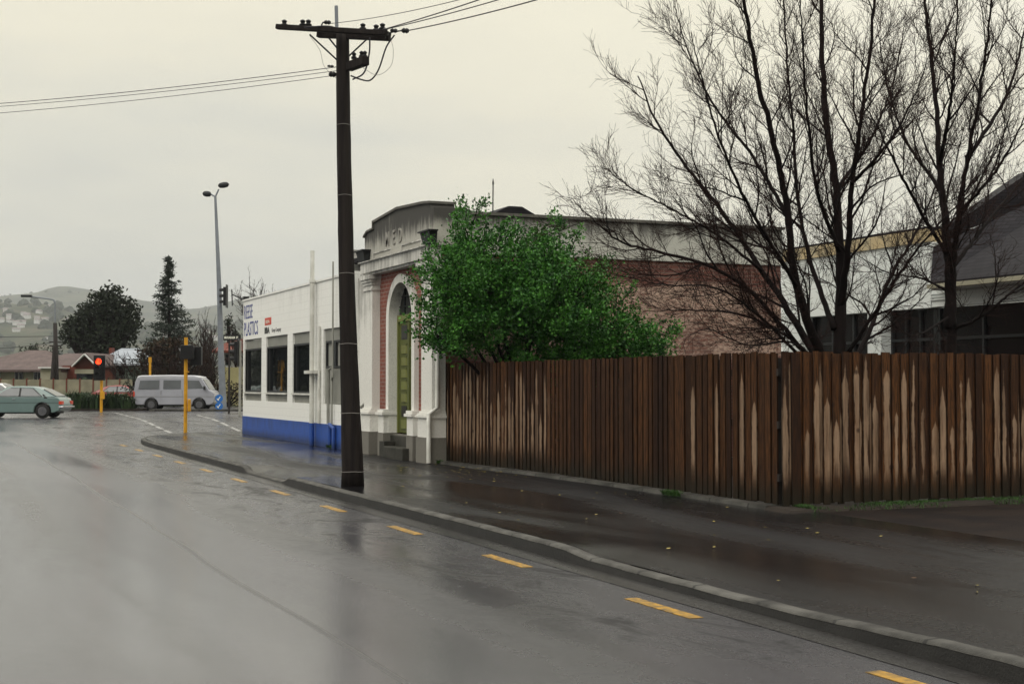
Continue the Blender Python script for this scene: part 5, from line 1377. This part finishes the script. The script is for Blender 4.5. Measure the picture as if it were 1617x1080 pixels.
# concrete panel fence
pf_ = thing('panel_fence', 'cream concrete panel fence with dark posts in front of the far houses', 'fence', AB(-30, 94, .2))
for k in range(-3, 7):
    x0 = 63 + 21 * k; gz(MB(), x0 + 1, x0 + 20.3, 599 + (k % 2) * .3, 94, .1).build('panel', M['panel'], pf_)
    gz(MB(), x0 - .6, x0 + 1.0, 597.5, 93.95, .2).build('post', M['redgable'], pf_)
# timber poles and lamp arm on the left
pl = thing('power_pole', 'dark timber power pole with a curved lamp arm and small crossarms, far left', 'utility pole', AB(a_(87, 95), 95, .2))
MB().tube([AB(a_(90, 95), 95, .1), P(88.5, 570, 95), P(87, 510, 95)], [.19, .16, .13], 10).build('shaft', M['polewood'], pl, smooth='all')
MB().tube(curve([P(87, 512, 95), P(87, 485, 95), P(86, 476, 95), P(79, 472.5, 95), P(40, 467.5, 95)], 20), .055, 8).build('lamp_arm', M['galv'], pl, smooth='all')
MB().obox(P(42, 467.5, 95), EA, EB, (0, 0, 1), .36, .14, .08).build('lamp_head', M['darkmetal'], pl, bevel=.03)
for y in (540, 546): MB().bar(P(78, y, 95), P(97, y + .5, 95), .08, .09).build('crossarm', M['polewood'], pl)
p2 = thing('stay_pole', 'leaning timber pole propped against the far left power pole', 'pole', AB(a_(81, 94.6), 94.6, .2))
MB().tube([AB(a_(80, 94.6), 94.6, .1), P(86, 548, 94.9)], [.15, .11], 8).build('shaft', M['polewood'], p2)
gF = 'thin distant wires at the far left'
wire('upper distant wire reaching the far left pole', [P(-80, 533, 100), P(87, 531, 95)], .02, group=gF)
wire('lower distant wire sloping up to the far left pole crossarm', [P(-80, 545, 100), P(80, 541, 95)], .025, sag=.3, group=gF)

# ---- planting in front
random.seed(9)
for k, x in enumerate(lin(104, 208, 13)):
    g = MB(); b = random.uniform(78, 80.4); base = AB(a_(x + random.uniform(-2, 2), b), b, .28); hh = random.uniform(.75, 1.15)
    for q in range(150):
        a = random.uniform(0, 6.28); r_ = abs(random.gauss(0, .22)); d = Vector((math.cos(a), math.sin(a), 0)); ln_ = hh * random.uniform(.6, 1.1); lean = random.uniform(.15, .75) * ln_
        s = Vector((-d.y, d.x, 0)) * .03; p = base + d * r_
        g.add([p - s, p + s, p + d * lean * .4 + Vector((0, 0, ln_ * .7)) + s, p + d * lean * .4 + Vector((0, 0, ln_ * .7)) - s, p + d * lean + Vector((0, 0, ln_ * random.uniform(.55, .95)))], [(0, 1, 2, 3), (3, 2, 4)])
    tag(g.build('flax_bush', M['flax']), 'dark green flax clump in the roadside bed left of the van', 'plant', 'flax clumps in the roadside bed')
def crown(blobs, density, leafsize, seed, shoots=8, gap=0.0):
    rg = random.Random(seed); m = MB()
    for c, r in blobs:
        for k in range(int(density * (r[0]*r[2]))):
            d = Vector([rg.gauss(0, 1) for _ in range(3)]).normalized(); p = c + Vector((d.x*r[0], d.y*r[1], d.z*r[2])) * rg.uniform(.45, 1.06)
            for q in range(shoots):
                pp_ = p + Vector([rg.gauss(0, leafsize * 1.1) for _ in range(3)])
                a = Vector([rg.gauss(0, 1) for _ in range(3)]).normalized() * leafsize * rg.uniform(.6, 1.2); b = a.orthogonal().normalized() * leafsize * .45
                b.rotate(Matrix.Rotation(rg.uniform(0, 6.28), 3, a.normalized())); m.add([pp_ - a, pp_ + b, pp_ + a, pp_ - b], [(0, 1, 2, 3)])
    return m
def BL(x, y, b, rpx, ry=None, dy=1.0): return (P(x, y, b), (rpx / F * b, rpx / F * b * dy, (ry or rpx) / F * b))
def blobtree(name, label, cat, base, blobs, dens, ls, seed, mt, tr=.25, shoots=8, group=None):
    t = thing(name, label, cat, base, group=group)
    tm = MB()
    for c, r in blobs[:10]: tm.tube(curve([Vector(base), Vector(base).lerp(c, .5) + Vector((0, 0, .3)), c], 8), tr, 7)
    tm.build('trunk', M['bark'], t, smooth='all'); crown(blobs, dens, ls, seed, shoots).build('crown', M[mt], t); return t
b = 112
bl = [BL(165, 480, b, 22, 22), BL(185, 488, b, 24, 24), BL(145, 500, b, 24, 20), BL(125, 520, b, 22, 20), BL(168, 520, b, 32, 26), BL(205, 508, b, 17, 20), BL(198, 530, b, 20, 18), BL(110, 530, b, 14, 14), BL(140, 540, b, 26, 16), BL(175, 550, b, 28, 14), BL(213, 490, b, 9, 10), BL(172, 460, b, 9, 7), BL(187, 462, b, 7, 8), BL(138, 487, b, 11, 9), BL(156, 470, b, 9, 8), BL(203, 480, b, 9, 9), BL(115, 508, b, 9, 8)]
blobtree('evergreen_tree', 'big broad dark evergreen tree behind the far houses', 'tree', AB(a_(163, b), b, .2), bl, 66, .19, 3, 'dleaf', .35)
# fir
fb = 98.0; fx = 269
ft = thing('fir_tree', 'tall pointed dark fir tree behind the van', 'tree', AB(a_(fx, fb), fb, .2))
top = P(266, 402, fb); fbse = AB(a_(fx, fb), fb, .2)
MB().tube([fbse, fbse.lerp(top, .5), top], [.25, .12, .015], 8).build('trunk', M['bark'], ft)
fr_ = MB(); fbm = MB(); rg = random.Random(12); H_ = (top - fbse).length
for k in range(230):
    t = (k / 230) ** .95; z = .12 + .87 * t; c = fbse.lerp(top, z); reach = max(.08, 3.3 * (1 - z) ** .92) * rg.uniform(.42, 1.15)
    a = rg.uniform(0, 6.283); d = Vector((math.cos(a), math.sin(a), rg.uniform(-.05, .35))).normalized(); tip = c + d * reach
    fbm.tube([c, tip], [.02, .006], 3, caps=False)
    for q in range(int(12 + 44 * reach / 2)):
        s = rg.uniform(.15, 1); p = c.lerp(tip, s) + Vector((rg.gauss(0, .10), rg.gauss(0, .10), rg.gauss(-.06, .07)))
        v = (d + Vector([rg.gauss(0, .8) for _ in range(3)])).normalized() * rg.uniform(.14, .30); o = v.orthogonal().normalized() * .05
        fr_.add([p - o, p + o, p + v + Vector((0, 0, -.03))], [(0, 1, 2)])
fbm.build('branch', M['bark'], ft); fr_.build('crown', M['fir'], ft)
# dense bare brown shrubs and small trees round the fir
def bare(name, label, base, h, spread, seed, n=9, group=None, mt='twig', dens=1.6, cat='tree', up=.5):
    T = Tree(seed); T.dens = dens; base = Vector(base); rg = T.rng
    for k in range(n):
        a = rg.uniform(0, 6.28); r_ = spread * math.sqrt(rg.uniform(.05, 1)); hh = h * rg.uniform(.7, 1.0)
        tip = base + Vector((math.cos(a) * r_, math.sin(a) * r_, hh)); mid = base.lerp(tip, .45) + Vector((0, 0, h * .08))
        pts, rr = T.limb([base, mid, tip], .05 * h / 5, .014, 14, 5)
        T.sprout(pts, rr, 2, .30 * dens / 1.6, h * .26, .8, up, .2)
    T.tw_r = 1
    # twigs stand in the distance: keep them thick enough to read
    t = thing(name, label, cat, base, group=group)
    T.big.build('trunk', M['bark'], t); T.tw.build('crown', M[mt], t); return t
_old = Tree.branch
def fat(s, p, d, Ln, r, lvl, up=.35, seg=6, mb=None): 
    return _old(s, p, d, Ln, max(r, .018 if lvl == 2 else .013), lvl, up, 4 if lvl == 2 else 2)
Tree.branch = fat
gB = 'bare brown shrubs round the fir tree'
for k, (x, h, sp, b) in enumerate(((228, 4.6, 1.7, 96), (250, 4.2, 1.6, 93.5), (300, 4.3, 1.8, 93), (322, 5.2, 1.3, 96), (205, 3.6, 1.7, 97), (340, 4.0, 1.2, 92), (275, 3.6, 1.7, 91.5))):
    bare('bare_shrub', ('brown leafless shrub standing close to the fir tree', 'brown leafless shrub standing close to the fir tree')[0], AB(a_(x, b), b, .2), h, sp, 40 + k, 11, gB, cat='shrub')
bare('poplar_tree', 'narrow upright bare brown poplar right of the fir tree', AB(a_(327, 104), 104, .2), 6.6, .75, 60, 12, up=1.2)
bare('bare_tree', 'bare round-topped tree showing above the white shop roof', AB(a_(432, 100), 100, .2), 8.4, 3.2, 61, 14)
bare('bare_tree', 'thin bare tree left of the white shop roof behind the street sign', AB(a_(377, 106), 106, .2), 6.0, 1.4, 62, 9)
blobtree('dark_conifer', 'small dark bushy conifer above the street sign', 'tree', AB(a_(362, 110), 110, .2), [BL(362, 515, 110, 7, 12), BL(360, 505, 110, 5, 7), BL(368, 525, 110, 10, 9)], 60, .13, 8, 'dleaf', .1)
# dark shrubbery under the fir and hedges
bl = [BL(x, y, 95, 16, 15) for x, y in ((235, 560), (255, 550), (275, 545), (295, 555), (315, 565), (300, 590), (275, 590), (250, 590), (232, 590), (325, 590), (285, 570), (262, 570))]
blobtree('evergreen_shrub', 'mass of dark tangled shrubs beneath the fir tree', 'shrub', AB(a_(280, 95), 95, .2), bl, 90, .14, 5, 'brownleaf', .06)
bl = [BL(x, y, 91, 13, 12) for x, y in ((330, 612), (345, 618), (362, 612), (378, 612), (395, 612), (362, 632), (345, 632), (330, 632), (380, 632), (398, 632), (318, 625))]
blobtree('brown_hedge', 'reddish brown hedge behind the van front and lamp pole', 'hedge', AB(a_(360, 91), 91, .2), bl, 70, .09, 6, 'brownleaf', .05)
bl = [BL(x, y, 89, 9, 9) for x, y in ((212, 618), (228, 620), (244, 618), (200, 608), (260, 615), (282, 615), (300, 618), (214, 600))]
blobtree('green_bush', 'low dark green bushes behind the van', 'shrub', AB(a_(230, 89), 89, .2), bl, 60, .10, 7, 'dleaf', .05)
bl = [BL(x, y, 103, 14, 11) for x, y in ((26, 552), (8, 548), (-10, 552), (38, 556))]
blobtree('round_bush_tree', 'rounded dark green tree behind the brown roof at the left edge', 'tree', AB(a_(20, 108), 108, .2), [(c + EB * 7, r) for c, r in bl], 40, .13, 13, 'dleaf', .12)
bl = [BL(x, 601 + (x % 3), 93, 6, 5) for x in range(100, 165, 7)]
blobtree('clipped_hedge', 'thin green hedge growing along the top of the panel fence', 'hedge', AB(a_(130, 93.4), 93.4, .2), [(c + EB * 2, r) for c, r in bl], 60, .08, 14, 'flax', .04)
bare('bare_tree', 'small spreading leafless tree in front of the iron-roofed house', AB(a_(200, 99), 99, .2), 3.6, 2.2, 66, 9)

for k, (x_, y_, r_) in enumerate(((-9, 104, 4.5), (-19, 112, 5), (-12, 128, 5), (-27, 122, 5.5), (-34, 108, 5))):  # out-of-view trees, added so the shop windows reflect something dark
    blobtree('evergreen_tree', ('unseen dark evergreen tree beyond the left edge of the junction',)[0], 'tree', (x_, y_, .2),
             [(Vector((x_ + dx, y_ + dy, r_ * hz_)), (r_ * .7, r_ * .7, r_ * .6)) for dx, dy, hz_ in ((0, 0, 1.2), (-2, 1, .9), (2, -1, .85), (0, 0, .5))], 9, .32, 70 + k, 'dleaf', .3, group='unseen evergreens beyond the left edge')

# ---- misty air
hz = MB().box(-5600, 5600, -80, 7300, -3, 520).build('haze', None, kind='stuff')
m, t, b = nodes('haze_air'); t.nodes.remove(b)
pv = N(t, 'ShaderNodeVolumePrincipled'); pv.inputs['Color'].default_value = (.68, .70, .73, 1); pv.inputs['Density'].default_value = .00017; pv.inputs['Anisotropy'].default_value = .1
L(t, pv.outputs[0], t.nodes['Material Output'].inputs['Volume'])
hz.data.materials.append(m); tag(hz, 'pale damp haze filling the air over the street and hills', 'haze')
#END_PART4
